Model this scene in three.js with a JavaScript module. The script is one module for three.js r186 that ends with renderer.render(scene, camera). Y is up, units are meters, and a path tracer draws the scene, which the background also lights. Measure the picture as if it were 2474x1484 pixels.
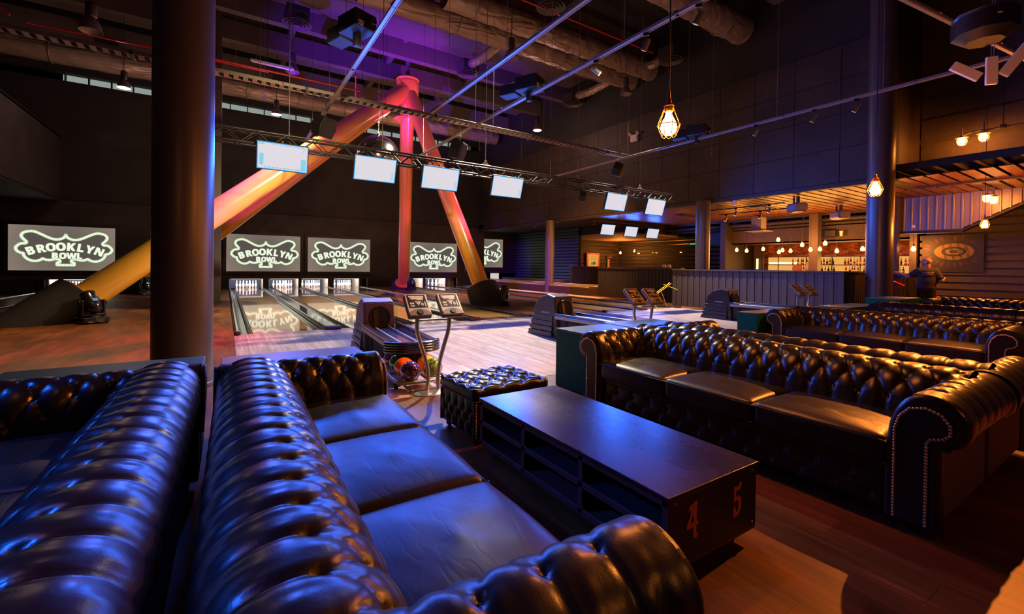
import * as THREE from 'three';
import { RoundedBoxGeometry } from 'three/addons/geometries/RoundedBoxGeometry.js';
import { mergeGeometries, mergeVertices } from 'three/addons/utils/BufferGeometryUtils.js';
import { MarchingCubes } from 'three/addons/objects/MarchingCubes.js';
import { RectAreaLightUniformsLib } from 'three/addons/lights/RectAreaLightUniformsLib.js';

// ---------------------------------------------------------------- camera, sky, big lights, exposure
const scene = new THREE.Scene();
scene.background = new THREE.Color(0x000000);
const camera = new THREE.PerspectiveCamera(69.4, 2474 / 1484, 0.05, 120);
camera.fov = 2 * Math.atan(742 / 1071.66) * 180 / Math.PI;
camera.position.set(0, 1.35, 0);
camera.rotation.set(-0.0089266, -0.573633, 0.0132005, 'YXZ');
camera.setViewOffset(2474, 1484, 0, 88.4, 2474, 1484);
camera.updateProjectionMatrix();
scene.add(camera);
const renderer = new THREE.WebGLRenderer({ antialias: true });
renderer.toneMapping = THREE.LinearToneMapping;
renderer.toneMappingExposure = 1.0;
renderer.shadowMap.enabled = true;
RectAreaLightUniformsLib.init();

const LIGHT = {                    // every lamp strength in one place
  monitor: 100, backMonitor: 40, lamp: 8, bay: 850, beam: 260, pit: 90, bulb: 8, shelf: 9, bay2: 260, house: 300,
};
const COL = {
  monitor: new THREE.Color().setRGB(0.018, 0.13, 1.0), lamp: new THREE.Color().setRGB(1.0, 0.25, 0.025),
  white: new THREE.Color().setRGB(1.0, 0.84, 0.64), warm: new THREE.Color().setRGB(1.0, 0.42, 0.10),
  bulb: new THREE.Color().setRGB(1.0, 0.33, 0.045), magenta: new THREE.Color().setRGB(0.16, 0.006, 1.0), purple: new THREE.Color().setRGB(0.30, 0.015, 1.0), red: new THREE.Color().setRGB(0.8, 0.03, 1.0),
};
function rectLight(color, intensity, w, h, pos, target) {
  const l = new THREE.RectAreaLight(color, intensity, w, h);
  l.position.set(...pos); l.lookAt(...target); scene.add(l); return l;
}
function spot(color, intensity, pos, target, angle, penumbra = 0.6, radius = 2) {
  const l = new THREE.SpotLight(color, intensity, 0, angle, penumbra, 2);
  l.position.set(...pos); l.target.position.set(...target); l.castShadow = true; l.shadow.radius = radius;
  scene.add(l, l.target); return l;
}
function point(color, intensity, pos, radius = 1.5) {
  const l = new THREE.PointLight(color, intensity, 0, 2);
  l.position.set(...pos); l.castShadow = true; l.shadow.radius = radius; scene.add(l); return l;
}

// ---------------------------------------------------------------- random, noise, textures
let seed = 7;
const rnd = () => { seed = (seed + 0x6d2b79f5) | 0; let t = Math.imul(seed ^ (seed >>> 15), 1 | seed); t = (t + Math.imul(t ^ (t >>> 7), 61 | t)) ^ t; return ((t ^ (t >>> 14)) >>> 0) / 4294967296; };
const rr = (a, b) => a + (b - a) * rnd();
const hash = (x, y, s) => { let h = Math.imul(x, 374761393) + Math.imul(y, 668265263) + Math.imul(s, 1442695041); h = Math.imul(h ^ (h >>> 13), 1274126177); return ((h ^ (h >>> 16)) >>> 0) / 4294967296; };
function vnoise(x, y, px, py, s) {           // tileable value noise
  const xi = Math.floor(x), yi = Math.floor(y), fx = x - xi, fy = y - yi, u = fx * fx * (3 - 2 * fx), v = fy * fy * (3 - 2 * fy);
  const m = (a, p) => ((a % p) + p) % p, g = (i, j) => hash(m(xi + i, px), m(yi + j, py), s);
  return (g(0, 0) * (1 - u) + g(1, 0) * u) * (1 - v) + (g(0, 1) * (1 - u) + g(1, 1) * u) * v;
}
function fbm(x, y, px, py, s, o = 4) { let a = 0, k = 0.5, n = 0; for (let i = 0; i < o; i++) { a += k * vnoise(x, y, px, py, s + i); n += k; x *= 2; y *= 2; px *= 2; py *= 2; k *= 0.5; } return a / n; }
function dataTex(w, h, fn, srgb, rx = 1, ry = 1) {
  const d = new Uint8Array(w * h * 4);
  for (let j = 0; j < h; j++) for (let i = 0; i < w; i++) { const c = fn(i / w, j / h, i, j), o = (j * w + i) * 4; const a = typeof c === 'number' ? [c, c, c] : c; for (let k = 0; k < 3; k++) d[o + k] = Math.max(0, Math.min(255, a[k] * 255)); d[o + 3] = 255; }
  const t = new THREE.DataTexture(d, w, h, THREE.RGBAFormat); t.wrapS = t.wrapT = THREE.RepeatWrapping; t.magFilter = THREE.LinearFilter; t.minFilter = THREE.LinearMipmapLinearFilter; t.generateMipmaps = true;
  if (srgb) t.colorSpace = THREE.SRGBColorSpace; t.repeat.set(rx, ry); t.needsUpdate = true; return t;
}
function canvasTex(w, h, draw) {
  const c = document.createElement('canvas'); c.width = w; c.height = h; draw(c.getContext('2d'), w, h);
  const t = new THREE.CanvasTexture(c); t.colorSpace = THREE.SRGBColorSpace; t.anisotropy = 8; return t;
}
const L3 = (r, g, b) => new THREE.Color().setRGB(r, g, b);
const std = (c, rough = 0.6, metal = 0, o = {}) => new THREE.MeshStandardMaterial({ color: c, roughness: rough, metalness: metal, ...o });
const phy = (c, rough, o = {}) => new THREE.MeshPhysicalMaterial({ color: c, roughness: rough, ...o });
const glow = (c, k, o = {}) => new THREE.MeshStandardMaterial({ color: 0x000000, emissive: c, emissiveIntensity: k, roughness: 0.6, ...o });

const texLeather = dataTex(512, 512, (u, v) => {
  const a = fbm(u * 40, v * 40, 40, 40, 3, 3), b = fbm(u * 90, v * 90, 90, 90, 9, 2), c = fbm(u * 6, v * 6, 6, 6, 21, 3);
  return 0.5 + 0.5 * (Math.abs(a - 0.5) * 1.6 - 0.3) + 0.25 * (b - 0.5) + 0.25 * (c - 0.5);
}, false, 1 / 0.35, 1 / 0.35);
const texCrease = dataTex(512, 512, (u, v) => {
  const w = fbm(u * 4, v * 4, 4, 4, 5, 3), l = Math.abs(fbm(u * 5 + w * 1.2, v * 14, 5, 14, 33, 3) - 0.5);
  return 0.25 + 0.5 * Math.min(1, l * 9) + 0.2 * fbm(u * 60, v * 60, 60, 60, 8, 2);
}, false, 1 / 0.7, 1 / 0.7);
const texFloor = dataTex(1024, 1024, (u, v) => {          // 2.4 m square of walnut planks, boards along v
  const n = 12, col = Math.floor(u * n), sh = hash(col, 1, 4), row = Math.floor((v + sh) * 2), t = hash(col, row, 12);
  const fx = u * n - col, fy = (v + sh) * 2 - Math.floor((v + sh) * 2), g = fbm(u * 90, v * 7, 90, 7, 17, 4), g2 = fbm(u * 16, v * 5, 16, 5, 31, 3);
  let k = 0.72 + 0.16 * t + 0.45 * (g - 0.5) + 0.5 * (g2 - 0.5); if (fx < 0.012 || fx > 0.988 || fy < 0.003) k *= 0.72;
  return [0.46 * k, 0.26 * k, 0.11 * k];
}, true, 1 / 2.4, 1 / 2.4);
const texMaple = dataTex(1024, 1024, (u, v) => {          // 1.08 m square: 36 narrow maple boards along v
  const n = 36, col = Math.floor(u * n), sh = hash(col, 3, 8), row = Math.floor((v + sh) * 1), t = hash(col, row, 5), fx = u * n - col;
  const g = fbm(u * 160, v * 6, 160, 6, 41, 3); let k = 0.72 + 0.24 * t + 0.3 * (g - 0.5); if (fx < 0.07) k *= 0.72;
  return [0.86 * k, 0.75 * k, 0.66 * k];
}, true, 1 / 1.08, 1 / 1.08);
const texLane = dataTex(1024, 1024, (u, v) => {
  const n = 39, col = Math.floor(u * n), sh = hash(col, 3, 8), row = Math.floor((v + sh) * 1), t = hash(col, row, 15), fx = u * n - col;
  const g = fbm(u * 160, v * 6, 160, 6, 43, 3); let k = 0.74 + 0.22 * t + 0.28 * (g - 0.5); if (fx < 0.06) k *= 0.78;
  return [0.80 * k, 0.60 * k, 0.36 * k];
}, true, 1 / 1.067, 1 / 3);
const texPlank = dataTex(512, 512, (u, v) => {            // ceiling boards: pale timber with knots, grain along u
  const g = fbm(u * 5, v * 70, 5, 70, 61, 4), k1 = fbm(u * 9, v * 9, 9, 9, 71, 2); let k = 0.62 + 0.55 * (g - 0.5); if (k1 > 0.73) k *= 0.6;
  return [0.78 * k, 0.56 * k, 0.36 * k];
}, true, 1 / 1.2, 1 / 0.6);
const texWall = dataTex(512, 512, (u, v) => { const a = fbm(u * 5, v * 5, 5, 5, 81, 5), b = fbm(u * 60, v * 60, 60, 60, 91, 2); return 0.34 + 0.24 * a + 0.1 * b; }, true, 1 / 4, 1 / 4);
const texSteel = dataTex(512, 512, (u, v) => { const a = fbm(u * 5, v * 5, 5, 5, 103, 5), b = fbm(u * 30, v * 30, 30, 30, 107, 3); return 0.66 + 0.22 * (a - 0.5) + 0.1 * (b - 0.5); }, false, 1 / 1.3, 1 / 1.3);
const texBrick = dataTex(512, 512, (u, v) => {            // far bar wall: 1.2 m square, courses 75 mm
  const r = Math.floor(v * 16), o = (r % 2) * 0.5, c = Math.floor(u * 5 + o), fx = u * 5 + o - c, fy = v * 16 - r, t = hash(c % 5, r, 6), g = fbm(u * 30, v * 30, 30, 30, 55, 3);
  if (fx < 0.04 || fy < 0.12) return [0.34, 0.24, 0.18]; const k = 0.5 + 0.5 * t + 0.5 * (g - 0.5); return [0.72 * k, 0.40 * k, 0.25 * k];
}, true, 1 / 1.2, 1 / 1.2);
const texFoil = dataTex(512, 512, (u, v) => { const w = fbm(u * 8, v * 8, 8, 8, 15, 3), a = Math.abs(fbm(u * 14 + w * 3, v * 5 + w, 14, 5, 19, 3) - 0.5); return Math.min(1, a * 5); }, false, 1 / 1.1, 1 / 1.1);

// ---------------------------------------------------------------- materials
const M = {
  floor: phy(0xffffff, 0.44, { map: texFloor, bumpMap: texFloor, bumpScale: 0.0004, specularIntensity: 0.6, specularColor: L3(1, 0.75, 0.5) }),
  floor2: phy(L3(0.9, 0.82, 0.8), 0.3, { map: texFloor, specularIntensity: 0.7 }),
  maple: phy(0xffffff, 0.3, { map: texMaple, clearcoat: 0.3, clearcoatRoughness: 0.3 }),
  edgeWood: phy(L3(0.95, 0.8, 0.62), 0.35, { map: texMaple }),
  lane: phy(0xffffff, 0.24, { map: texLane, clearcoat: 1, clearcoatRoughness: 0.035 }),
  gutter: phy(L3(0.014, 0.016, 0.016), 0.2, { clearcoat: 0.8, clearcoatRoughness: 0.12 }),
  cap: phy(L3(0.03, 0.025, 0.025), 0.2, { clearcoat: 1, clearcoatRoughness: 0.06 }),
  wall: std(L3(0.17, 0.13, 0.115), 0.85, 0, { map: texWall }),
  wallDark: std(L3(0.09, 0.075, 0.075), 0.8, 0, { map: texWall }),
  wallBrown: std(L3(0.20, 0.14, 0.11), 0.7, 0, { map: texWall }),
  panel: std(L3(0.19, 0.115, 0.075), 0.62, 0, { map: texWall, bumpMap: texWall, bumpScale: 0.004 }),
  black: std(L3(0.012, 0.011, 0.011), 0.55), blackGloss: phy(L3(0.012, 0.012, 0.014), 0.2, { clearcoat: 0.7, clearcoatRoughness: 0.15 }),
  column: phy(L3(0.075, 0.055, 0.052), 0.36, { ior: 1.7 }),
  yellow: phy(L3(0.82, 0.38, 0.03), 0.3, { clearcoat: 0.7, clearcoatRoughness: 0.14 }),
  concrete: std(L3(0.10, 0.085, 0.078), 0.85, 0, { map: texWall }),
  leather: phy(L3(0.011, 0.0085, 0.0075), 0.31, { ior: 1.55, bumpMap: texLeather, bumpScale: 0.0004, specularIntensity: 0.8 }),
  seat: phy(L3(0.014, 0.011, 0.0095), 0.38, { ior: 1.6, bumpMap: texCrease, bumpScale: 0.0006, specularIntensity: 0.7 }),
  cloth: std(L3(0.10, 0.06, 0.045), 0.85), button: phy(L3(0.01, 0.009, 0.009), 0.25),
  brass: std(L3(0.8, 0.56, 0.26), 0.3, 0.5), steel: std(L3(0.55, 0.53, 0.52), 0.32, 0.9), steelDark: std(L3(0.12, 0.11, 0.11), 0.4, 0.8),
  chrome: std(L3(0.85, 0.85, 0.87), 0.08, 1), galv: std(L3(0.32, 0.27, 0.25), 0.45, 0.7), wire: std(L3(0.28, 0.23, 0.21), 0.5, 0.6),
  table: phy(L3(0.014, 0.011, 0.012), 0.42, { ior: 1.9, roughnessMap: texSteel, metalness: 0.2, specularIntensity: 1 }),
  tableFrame: std(L3(0.085, 0.034, 0.028), 0.45, 0.2), inside: std(L3(0.01, 0.01, 0.01), 0.7),
  green: phy(L3(0.002, 0.11, 0.06), 0.6, { specularIntensity: 0.3 }), purpleHood: std(L3(0.09, 0.03, 0.14), 0.4), hood: std(L3(0.17, 0.115, 0.1), 0.5), hoodBrown: std(L3(0.04, 0.027, 0.026), 0.4), hoodDark: std(L3(0.018, 0.013, 0.015), 0.35),
  ceil: std(L3(0.03, 0.024, 0.022), 0.8), beam: std(L3(0.10, 0.075, 0.068), 0.8), foil: std(L3(0.34, 0.24, 0.18), 0.42, 0.35, { bumpMap: texFoil, bumpScale: 0.03 }),
  board: std(L3(0.75, 0.55, 0.36), 0.42, 0, { map: texPlank }), red: phy(L3(0.62, 0.02, 0.015), 0.3), redDark: std(L3(0.30, 0.012, 0.01), 0.4),
  slat: std(L3(0.075, 0.052, 0.046), 0.5), slatDark: std(L3(0.03, 0.024, 0.024), 0.6), brick: std(0xffffff, 0.85, 0, { map: texBrick, bumpMap: texBrick, bumpScale: 0.004 }),
  teal: std(L3(0.035, 0.07, 0.075), 0.42), white: std(L3(0.75, 0.72, 0.7), 0.4), grey: std(L3(0.2, 0.19, 0.19), 0.5), pinWhite: phy(L3(0.86, 0.84, 0.83), 0.2, { clearcoat: 0.6 }),
  riser: std(L3(0.20, 0.06, 0.035), 0.7, 0, { map: texWall }), ledge: std(L3(0.45, 0.36, 0.26), 0.5), tan: std(L3(0.42, 0.30, 0.17), 0.45), rubber: std(L3(0.015, 0.015, 0.015), 0.7),
};

// ---------------------------------------------------------------- geometry helpers
const UP = new THREE.Vector3(0, 1, 0);
const V = (x, y, z) => new THREE.Vector3(x, y, z);
function uvm(g) {                               // uv in metres from the face's main axis
  const ng = g.index ? g.toNonIndexed() : g, p = ng.attributes.position, n = ng.attributes.normal, uv = new Float32Array(p.count * 2);
  for (let i = 0; i < p.count; i++) {
    const ax = Math.abs(n.getX(i)), ay = Math.abs(n.getY(i)), az = Math.abs(n.getZ(i)), x = p.getX(i), y = p.getY(i), z = p.getZ(i);
    if (ay >= ax && ay >= az) { uv[2 * i] = x; uv[2 * i + 1] = z; } else if (ax >= az) { uv[2 * i] = z; uv[2 * i + 1] = y; } else { uv[2 * i] = x; uv[2 * i + 1] = y; }
  }
  ng.setAttribute('uv', new THREE.BufferAttribute(uv, 2)); return ng;
}
const place = (g, x = 0, y = 0, z = 0, rx = 0, ry = 0, rz = 0) => { if (rx || ry || rz) g.applyMatrix4(new THREE.Matrix4().makeRotationFromEuler(new THREE.Euler(rx, ry, rz, 'YXZ'))); return g.translate(x, y, z); };
const B = (w, h, d, x = 0, y = 0, z = 0, rx, ry, rz) => place(new THREE.BoxGeometry(w, h, d), x, y, z, rx, ry, rz);
const BB = (x0, x1, y0, y1, z0, z1) => B(x1 - x0, y1 - y0, z1 - z0, (x0 + x1) / 2, (y0 + y1) / 2, (z0 + z1) / 2);
const RB = (w, h, d, r, x = 0, y = 0, z = 0, rx, ry, rz, s = 2) => place(new RoundedBoxGeometry(w, h, d, s, Math.min(r, w / 2.01, h / 2.01, d / 2.01)), x, y, z, rx, ry, rz);
const C = (r0, r1, h, n = 20, x = 0, y = 0, z = 0, rx, ry, rz) => place(new THREE.CylinderGeometry(r1, r0, h, n), x, y, z, rx, ry, rz);   // r0 bottom, r1 top
const S = (r, x = 0, y = 0, z = 0, a = 20, b = 14) => place(new THREE.SphereGeometry(r, a, b), x, y, z);
function bar(a, b, r, n = 8, r2 = r) { const d = V(...b).sub(V(...a)), L = d.length(), g = new THREE.CylinderGeometry(r2, r, L, n); g.applyQuaternion(new THREE.Quaternion().setFromUnitVectors(UP, d.normalize())); return g.translate((a[0] + b[0]) / 2, (a[1] + b[1]) / 2, (a[2] + b[2]) / 2); }
const tube = (pts, r, n = 24, s = 8, closed = false) => new THREE.TubeGeometry(new THREE.CatmullRomCurve3(pts.map((p) => V(...p)), closed, 'catmullrom', 0.4), n, r, s, closed);
const lathe = (pts, n = 24) => new THREE.LatheGeometry(pts.map((p) => new THREE.Vector2(...p)), n);
function extrude(pts, depth, bevel = 0, holes = [], bs = 2) {
  const s = new THREE.Shape(pts.map((p) => new THREE.Vector2(...p))); for (const h of holes) s.holes.push(new THREE.Path(h.map((p) => new THREE.Vector2(...p))));
  return new THREE.ExtrudeGeometry(s, { depth, bevelEnabled: bevel > 0, bevelSize: bevel, bevelThickness: bevel, bevelSegments: bs, curveSegments: 12 });
}
function join(...list) {
  return mergeGeometries(list.flat().map((g) => { const q = g.index ? g.toNonIndexed() : g; for (const k of Object.keys(q.attributes)) if (!['position', 'normal', 'uv'].includes(k)) q.deleteAttribute(k); return q; }), false);
}
// ---------------------------------------------------------------- naming
const used = {};
function numbered(n) { const k = used[n] = (used[n] ?? -1) + 1; return k ? n + '_' + String(k).padStart(3, '0') : n; }
function shade(o) { o.traverse((m) => { if (m.isMesh) m.castShadow = m.receiveShadow = true; }); return o; }
function thing(name, label, category, pos = [0, 0, 0], turn = 0, group) {
  const o = new THREE.Group(); o.name = numbered(name); o.position.set(...pos); o.rotation.y = turn;
  o.userData = { label, category }; if (group) o.userData.group = group; scene.add(o); return o;
}
function single(name, label, category, geo, mat, pos = [0, 0, 0], turn = 0, group) {
  const o = new THREE.Mesh(geo, mat); o.name = numbered(name); o.position.set(...pos); o.rotation.y = turn; o.castShadow = o.receiveShadow = true;
  o.userData = { label, category }; if (group) o.userData.group = group; scene.add(o); return o;
}
function part(parent, name, geo, mat, label) { const o = new THREE.Mesh(geo, mat); o.name = name; o.castShadow = o.receiveShadow = true; if (label) o.userData.label = label; parent.add(o); return o; }
function copy(src, label, pos, turn = 0, group) {
  const o = src.clone(); o.name = numbered(src.name.replace(/_\d{3}$/, '')); o.userData = { ...src.userData }; if (label) o.userData.label = label; if (group) o.userData.group = group;
  o.position.set(...pos); o.rotation.y = turn; scene.add(o); return o;
}
function structure(name, label) { const o = new THREE.Group(); o.name = numbered(name); o.userData = { kind: 'structure', ...(label ? { label } : {}) }; scene.add(o); return o; }
const stuff = (m) => { m.userData.kind = 'stuff'; return m; };
// ---------------------------------------------------------------- floor, walls, ceilings
const ZW = -27.6, ZF = -9.75;                       // pin wall, foul line
const floor = structure('floor', 'dark red-brown wood floor');
part(floor, 'sub_floor', uvm(BB(-10, 33, -0.35, -0.14, -31, 4)), M.black);
for (const [x0, x1, z0, z1] of [[-10, 33, -4.36, 4], [-5.14, 0.14, -27.6, -4.36], [-10, -5.14, -9.75, -4.36], [7.02, 9.58, -27.6, -4.36], [13.22, 33, -9.9, -4.36], [13.22, 14.42, -14.2, -9.9], [14.42, 33, -15.7, -9.9]])
  part(floor, 'dark_floor', uvm(BB(x0, x1, -0.14, 0, z0, z1)), M.floor);
part(floor, 'pale_ledge', uvm(BB(13.22, 14.42, -0.14, 0, -27.6, -14.2)), M.ledge);
part(floor, 'raised_platform', uvm(BB(14.42, 18.4, -0.14, 0.36, -28.2, -15.7)), M.riser);

const wallBack = structure('wall_back', 'dark brown wall above the pins');
const masks = [[-7.06, -6.66], [-6.6, -5.12], [0.156, 1.731], [1.988, 3.49], [3.618, 5.074], [5.348, 6.843], [6.9, 7.31], [9.55, 10.98], [11.06, 12.57], [12.64, 13.376]];
let px0 = -10; for (const [a, b] of [...masks, [15.45, 15.45]]) { if (a - px0 > 0.02) part(wallBack, 'mask_pier', uvm(BB(px0, a, -0.14, 0.5, ZW - 0.2, ZW)), M.wallDark); px0 = b; }
part(wallBack, 'wall_face', uvm(BB(-10, 15.45, 0.5, 4.06, ZW - 0.2, ZW)), M.wall);
part(wallBack, 'upper_wall_face', uvm(BB(-10, 15.45, 4.09, 9.38, ZW - 0.2, ZW + 0.03)), M.wallDark);
part(wallBack, 'seam_shadow_gap', uvm(BB(-10, 15.45, 4.06, 4.09, ZW - 0.2, ZW - 0.05)), M.black);
part(wallBack, 'top_beam', uvm(BB(-10, 15.45, 9.72, 11.2, ZW - 0.2, ZW + 0.15)), M.wallDark);
for (let x = -10; x < 15; x += 2.45) part(wallBack, 'wall_panel', uvm(BB(x + 0.01, x + 2.44, 4.12, 6.6, ZW + 0.03, ZW + 0.045)), M.wallDark);
// door in the pin wall
part(wallBack, 'door_leaf', uvm(BB(13.75, 14.75, 0.02, 2.1, ZW, ZW + 0.05)), M.wallDark);
part(wallBack, 'door_handle', bar([13.92, 0.95, ZW + 0.09], [13.92, 1.4, ZW + 0.09], 0.016), M.steel);
// clerestory
const cl = structure('window_1', 'thin clerestory strip of pale daylight high on the pin wall');
part(cl, 'window_pane', uvm(BB(-6.2, 14.4, 9.36, 9.74, ZW - 0.35, ZW - 0.3)), glow(L3(0.27, 0.31, 0.285), 1));
for (let x = -6.1; x < 14.4; x += 0.78) part(cl, 'mullion', uvm(BB(x, x + 0.045, 9.36, 9.74, ZW - 0.2, ZW - 0.02)), M.black);

const wallLeft = structure('wall_left', 'dark wall on the left');
part(wallLeft, 'wall_face', uvm(BB(-10.3, -10, -0.14, 11.2, -28, 4.3)), M.wallDark);
const bulk = structure('bulkhead_left', 'dark boxed gallery hanging from the left wall');
part(bulk, 'gallery_face', uvm(BB(-6.4, -6.2, 4.1, 6.88, -27.55, -6)), M.wall);
part(bulk, 'gallery_underside', uvm(BB(-10, -6.2, 4.0, 4.12, -27.55, -6)), M.concrete);
part(bulk, 'gallery_top', uvm(BB(-10, -6.2, 6.8, 6.92, -27.55, -6)), M.wallDark);
const wallFront = structure('wall_front', 'dark wall behind the viewer');
part(wallFront, 'wall_face', uvm(BB(-10.3, 33, -0.14, 11.2, 4, 4.3)), M.wallDark);

// big upper wall over the bar and its square return
const wallRight = structure('wall_right', 'tall dark panelled wall above the bar');
part(wallRight, 'wall_face', uvm(BB(15, 15.25, 3.8, 11.2, -28, -4.44)), M.wallDark);
for (let k = 0; k < 18; k++) for (let j = 0; j < 4; j++) part(wallRight, 'wall_panel', uvm(BB(14.97, 15, 3.92 + j * 1.0, 4.905 + j * 1.0, -5.7 - k * 1.25, -4.465 - k * 1.25)), M.panel);
part(wallRight, 'lower_edge_trim', uvm(BB(14.94, 15.02, 3.78, 3.9, -27.5, -4.44)), M.panel);
part(wallRight, 'return_face', uvm(BB(15.25, 16.9, 3.8, 11.2, -4.69, -4.44)), M.panel);
part(wallRight, 'side_face', uvm(BB(16.9, 17.15, 3.8, 11.2, -4.69, 4)), M.wallBrown);
for (let j = 0; j < 6; j++) part(wallRight, 'plank_panel', uvm(BB(16.85, 16.9, 3.9 + j * 0.62, 4.46 + j * 0.62 - (j % 2 ? 0.06 : 0), -4.4, 3.9)), M.wallBrown);
part(wallRight, 'lower_edge_trim', uvm(BB(16.82, 16.95, 3.76, 3.9, -4.44, 4)), M.panel);

const ceil = structure('ceiling', 'black open ceiling');
part(ceil, 'ceiling_deck', uvm(BB(-10.3, 17.2, 11.2, 11.4, -28, 4.3)), M.ceil);
for (const z of [-7.5, -9.6, -12.6, -15.2, -18.2, -20.6, -24]) part(ceil, 'ceiling_beam', uvm(BB(-10, 15, 10.0, 10.75, z - 0.16, z + 0.16)), M.beam);
for (const x of [-1.5, 2.2, 6.2, 10.2]) part(ceil, 'ceiling_joist', uvm(BB(x - 0.1, x + 0.1, 10.6, 11.1, -27.5, 4)), M.beam);
for (const [z, d] of [[-17.0, 1.5], [-13.9, 0.9], [-22, 1.4]]) part(ceil, 'ceiling_panel', uvm(BB(-9.5, 14.8, 10.55, 10.6, z - d / 2, z + d / 2)), M.beam);

// low timber ceiling over the bar side
const low = structure('ceiling_low', 'low ceiling of warm timber boards');
part(low, 'soffit', uvm(BB(15, 33, 4.02, 4.2, -28.2, 4)), M.wallDark);
part(low, 'grey_soffit', uvm(BB(15, 18.5, 3.84, 3.9, -28, -16.35)), M.concrete);
for (let k = 0; k < 54; k++) { const z = -16.2 + k * 0.32, x1 = z > -4.7 ? 19.2 : 21.5; let x = 15.05; while (x < x1 - 0.1) { const l = Math.min(rr(1.6, 3.6), x1 - x); const b = part(low, 'ceiling_board', uvm(B(l - 0.012, 0.022, 0.245)), M.board); b.position.set(x + l / 2, 3.83 + rr(-0.004, 0.004), z); x += l; if (x1 - x < 0.5) break; } }
for (const z of [-12.8, -9.4]) part(low, 'ceiling_grille', uvm(BB(17.3, 18.5, 3.79, 3.815, z - 0.2, z + 0.2)), M.black);
// ---------------------------------------------------------------- approaches and lanes
const ap1 = thing('bowling_approach', 'pale maple approach floor in front of the near lanes', 'floor');
part(ap1, 'maple_floor', uvm(BB(0.14, 7.02, -0.14, 0.002, ZF, -4.75)), M.maple);
part(ap1, 'edge_board', uvm(BB(0.14, 7.02, -0.14, 0.003, -4.75, -4.36)), M.edgeWood);
const ap2 = thing('bowling_approach', 'pale maple approach floor of the far pair of lanes, lit blue beside the paddle pair', 'floor');
part(ap2, 'maple_floor', uvm(BB(9.58, 13.22, -0.14, 0.002, ZF - 0.1, -4.75)), M.maple);
part(ap2, 'edge_board', uvm(BB(9.58, 13.22, -0.14, 0.003, -4.75, -4.36)), M.edgeWood);

const ZE = -29.5;
function gutterGeo(w, z0, z1) {
  const n = 10, pts = []; for (let i = 0; i <= n; i++) { const a = Math.PI * i / n; pts.push([-Math.cos(a) * w / 2, -Math.sin(a) * 0.085]); }
  const g = extrude([...pts, [w / 2, -0.12], [-w / 2, -0.12]], z1 - z0); return g.translate(0, 0, z0);
}
const gGut = gutterGeo(0.205, ZW + 0.02, ZF);
function lane(x0, label) {
  const t = thing('bowling_lane', label, 'bowling lane', [x0 + 0.533, 0, 0], 0);
  part(t, 'lane_surface', uvm(BB(-0.533, 0.533, -0.12, 0, ZE, ZF)).translate(0, 0, 0), M.lane);
  for (const s of [-1, 1]) { const g = part(t, 'gutter', gGut, M.gutter); g.position.x = s * 0.638; }
  for (const s of [-1, 1]) part(t, 'gutter_lip', BB(s * 0.534 - 0.004, s * 0.534 + 0.004, -0.03, 0.004, ZW + 0.02, ZF), M.steelDark);
  return t;
}
const laneX = [0.452, 2.243, 3.757, 5.56, 9.9, 11.69];
const laneSay = ['leftmost near lane, gold boards mirroring the big sign', 'second near lane, left of the first ball return hood and its console', 'third near lane, behind the first twin console', 'fourth near lane, bordered by the dark floor of the steel legs', 'far lane beside the right conical footing', 'farthest level lane under the brown riser'];
laneX.forEach((x, i) => lane(x, laneSay[i]));
lane(-6.403, 'lane at the far left beyond the left conical footing');
// dividers with rounded caps at the foul line
const lettering = (text, w, h, col, bg, font, skew = 0) => canvasTex(512, Math.round(512 * h / w), (c, W, H) => { c.fillStyle = bg; c.fillRect(0, 0, W, H); c.fillStyle = col; c.textAlign = 'center'; c.textBaseline = 'middle'; c.font = font.replace('$', Math.round(H * 0.62)); c.translate(W / 2, H / 2); c.transform(1, 0, skew, 1, 0, 0); c.fillText(text, 0, 0, W * 0.92); });
const mCapText = phy(0xffffff, 0.2, { map: lettering('Brunswick', 0.72, 0.19, '#9aa6a2', '#131314', 'italic bold $px serif', -0.15), clearcoat: 1, clearcoatRoughness: 0.08 });
function divider(x, w, label, text) {
  const t = thing('lane_divider', label, 'lane divider', [x, 0, 0]), L = ZF - 0.02 - (ZW + 0.03);
  part(t, 'divider_cap', RB(w, 0.15, L, 0.04, 0, -0.03, ZF + 0.03 - L / 2), M.cap);
  part(t, 'end_cap', RB(w + 0.02, 0.085, 0.16, 0.035, 0, 0.035, ZF + 0.03), M.blackGloss);
  part(t, 'end_trim', RB(w - 0.04, 0.03, 0.012, 0.005, 0, 0.045, ZF + 0.112), M.redDark, 'dark red end strip');
  if (text) { const p = new THREE.PlaneGeometry(0.72, w * 0.75); p.rotateX(-Math.PI / 2); p.rotateY(Math.PI / 2); part(t, 'printed_name', p.translate(0, 0.0475, ZF - 0.62), mCapText, 'maker name printed in grey along the cap'); }
  return t;
}
divider(1.88, 0.3, 'black lane divider with printed maker name left of the first ball return', true);
divider(3.533, 0.03, 'narrow lane divider behind the first ball return hood');
divider(5.19, 0.31, 'black lane divider ending in a red strip right of the twin console', true);
divider(11.328, 0.3, 'black lane divider of the far pair of lanes');
divider(0.192, 0.09, 'thin black edge rail left of the leftmost lane');
divider(6.925, 0.17, 'thin black edge rail between the near lanes and the dark floor');
divider(9.632, 0.1, 'thin black edge rail left of the far lanes');
divider(13.09, 0.22, 'thin black edge rail beside the pale ledge');
divider(-5.13, 0.03, 'thin edge rail between left conical footing and the far left lane');
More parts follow.
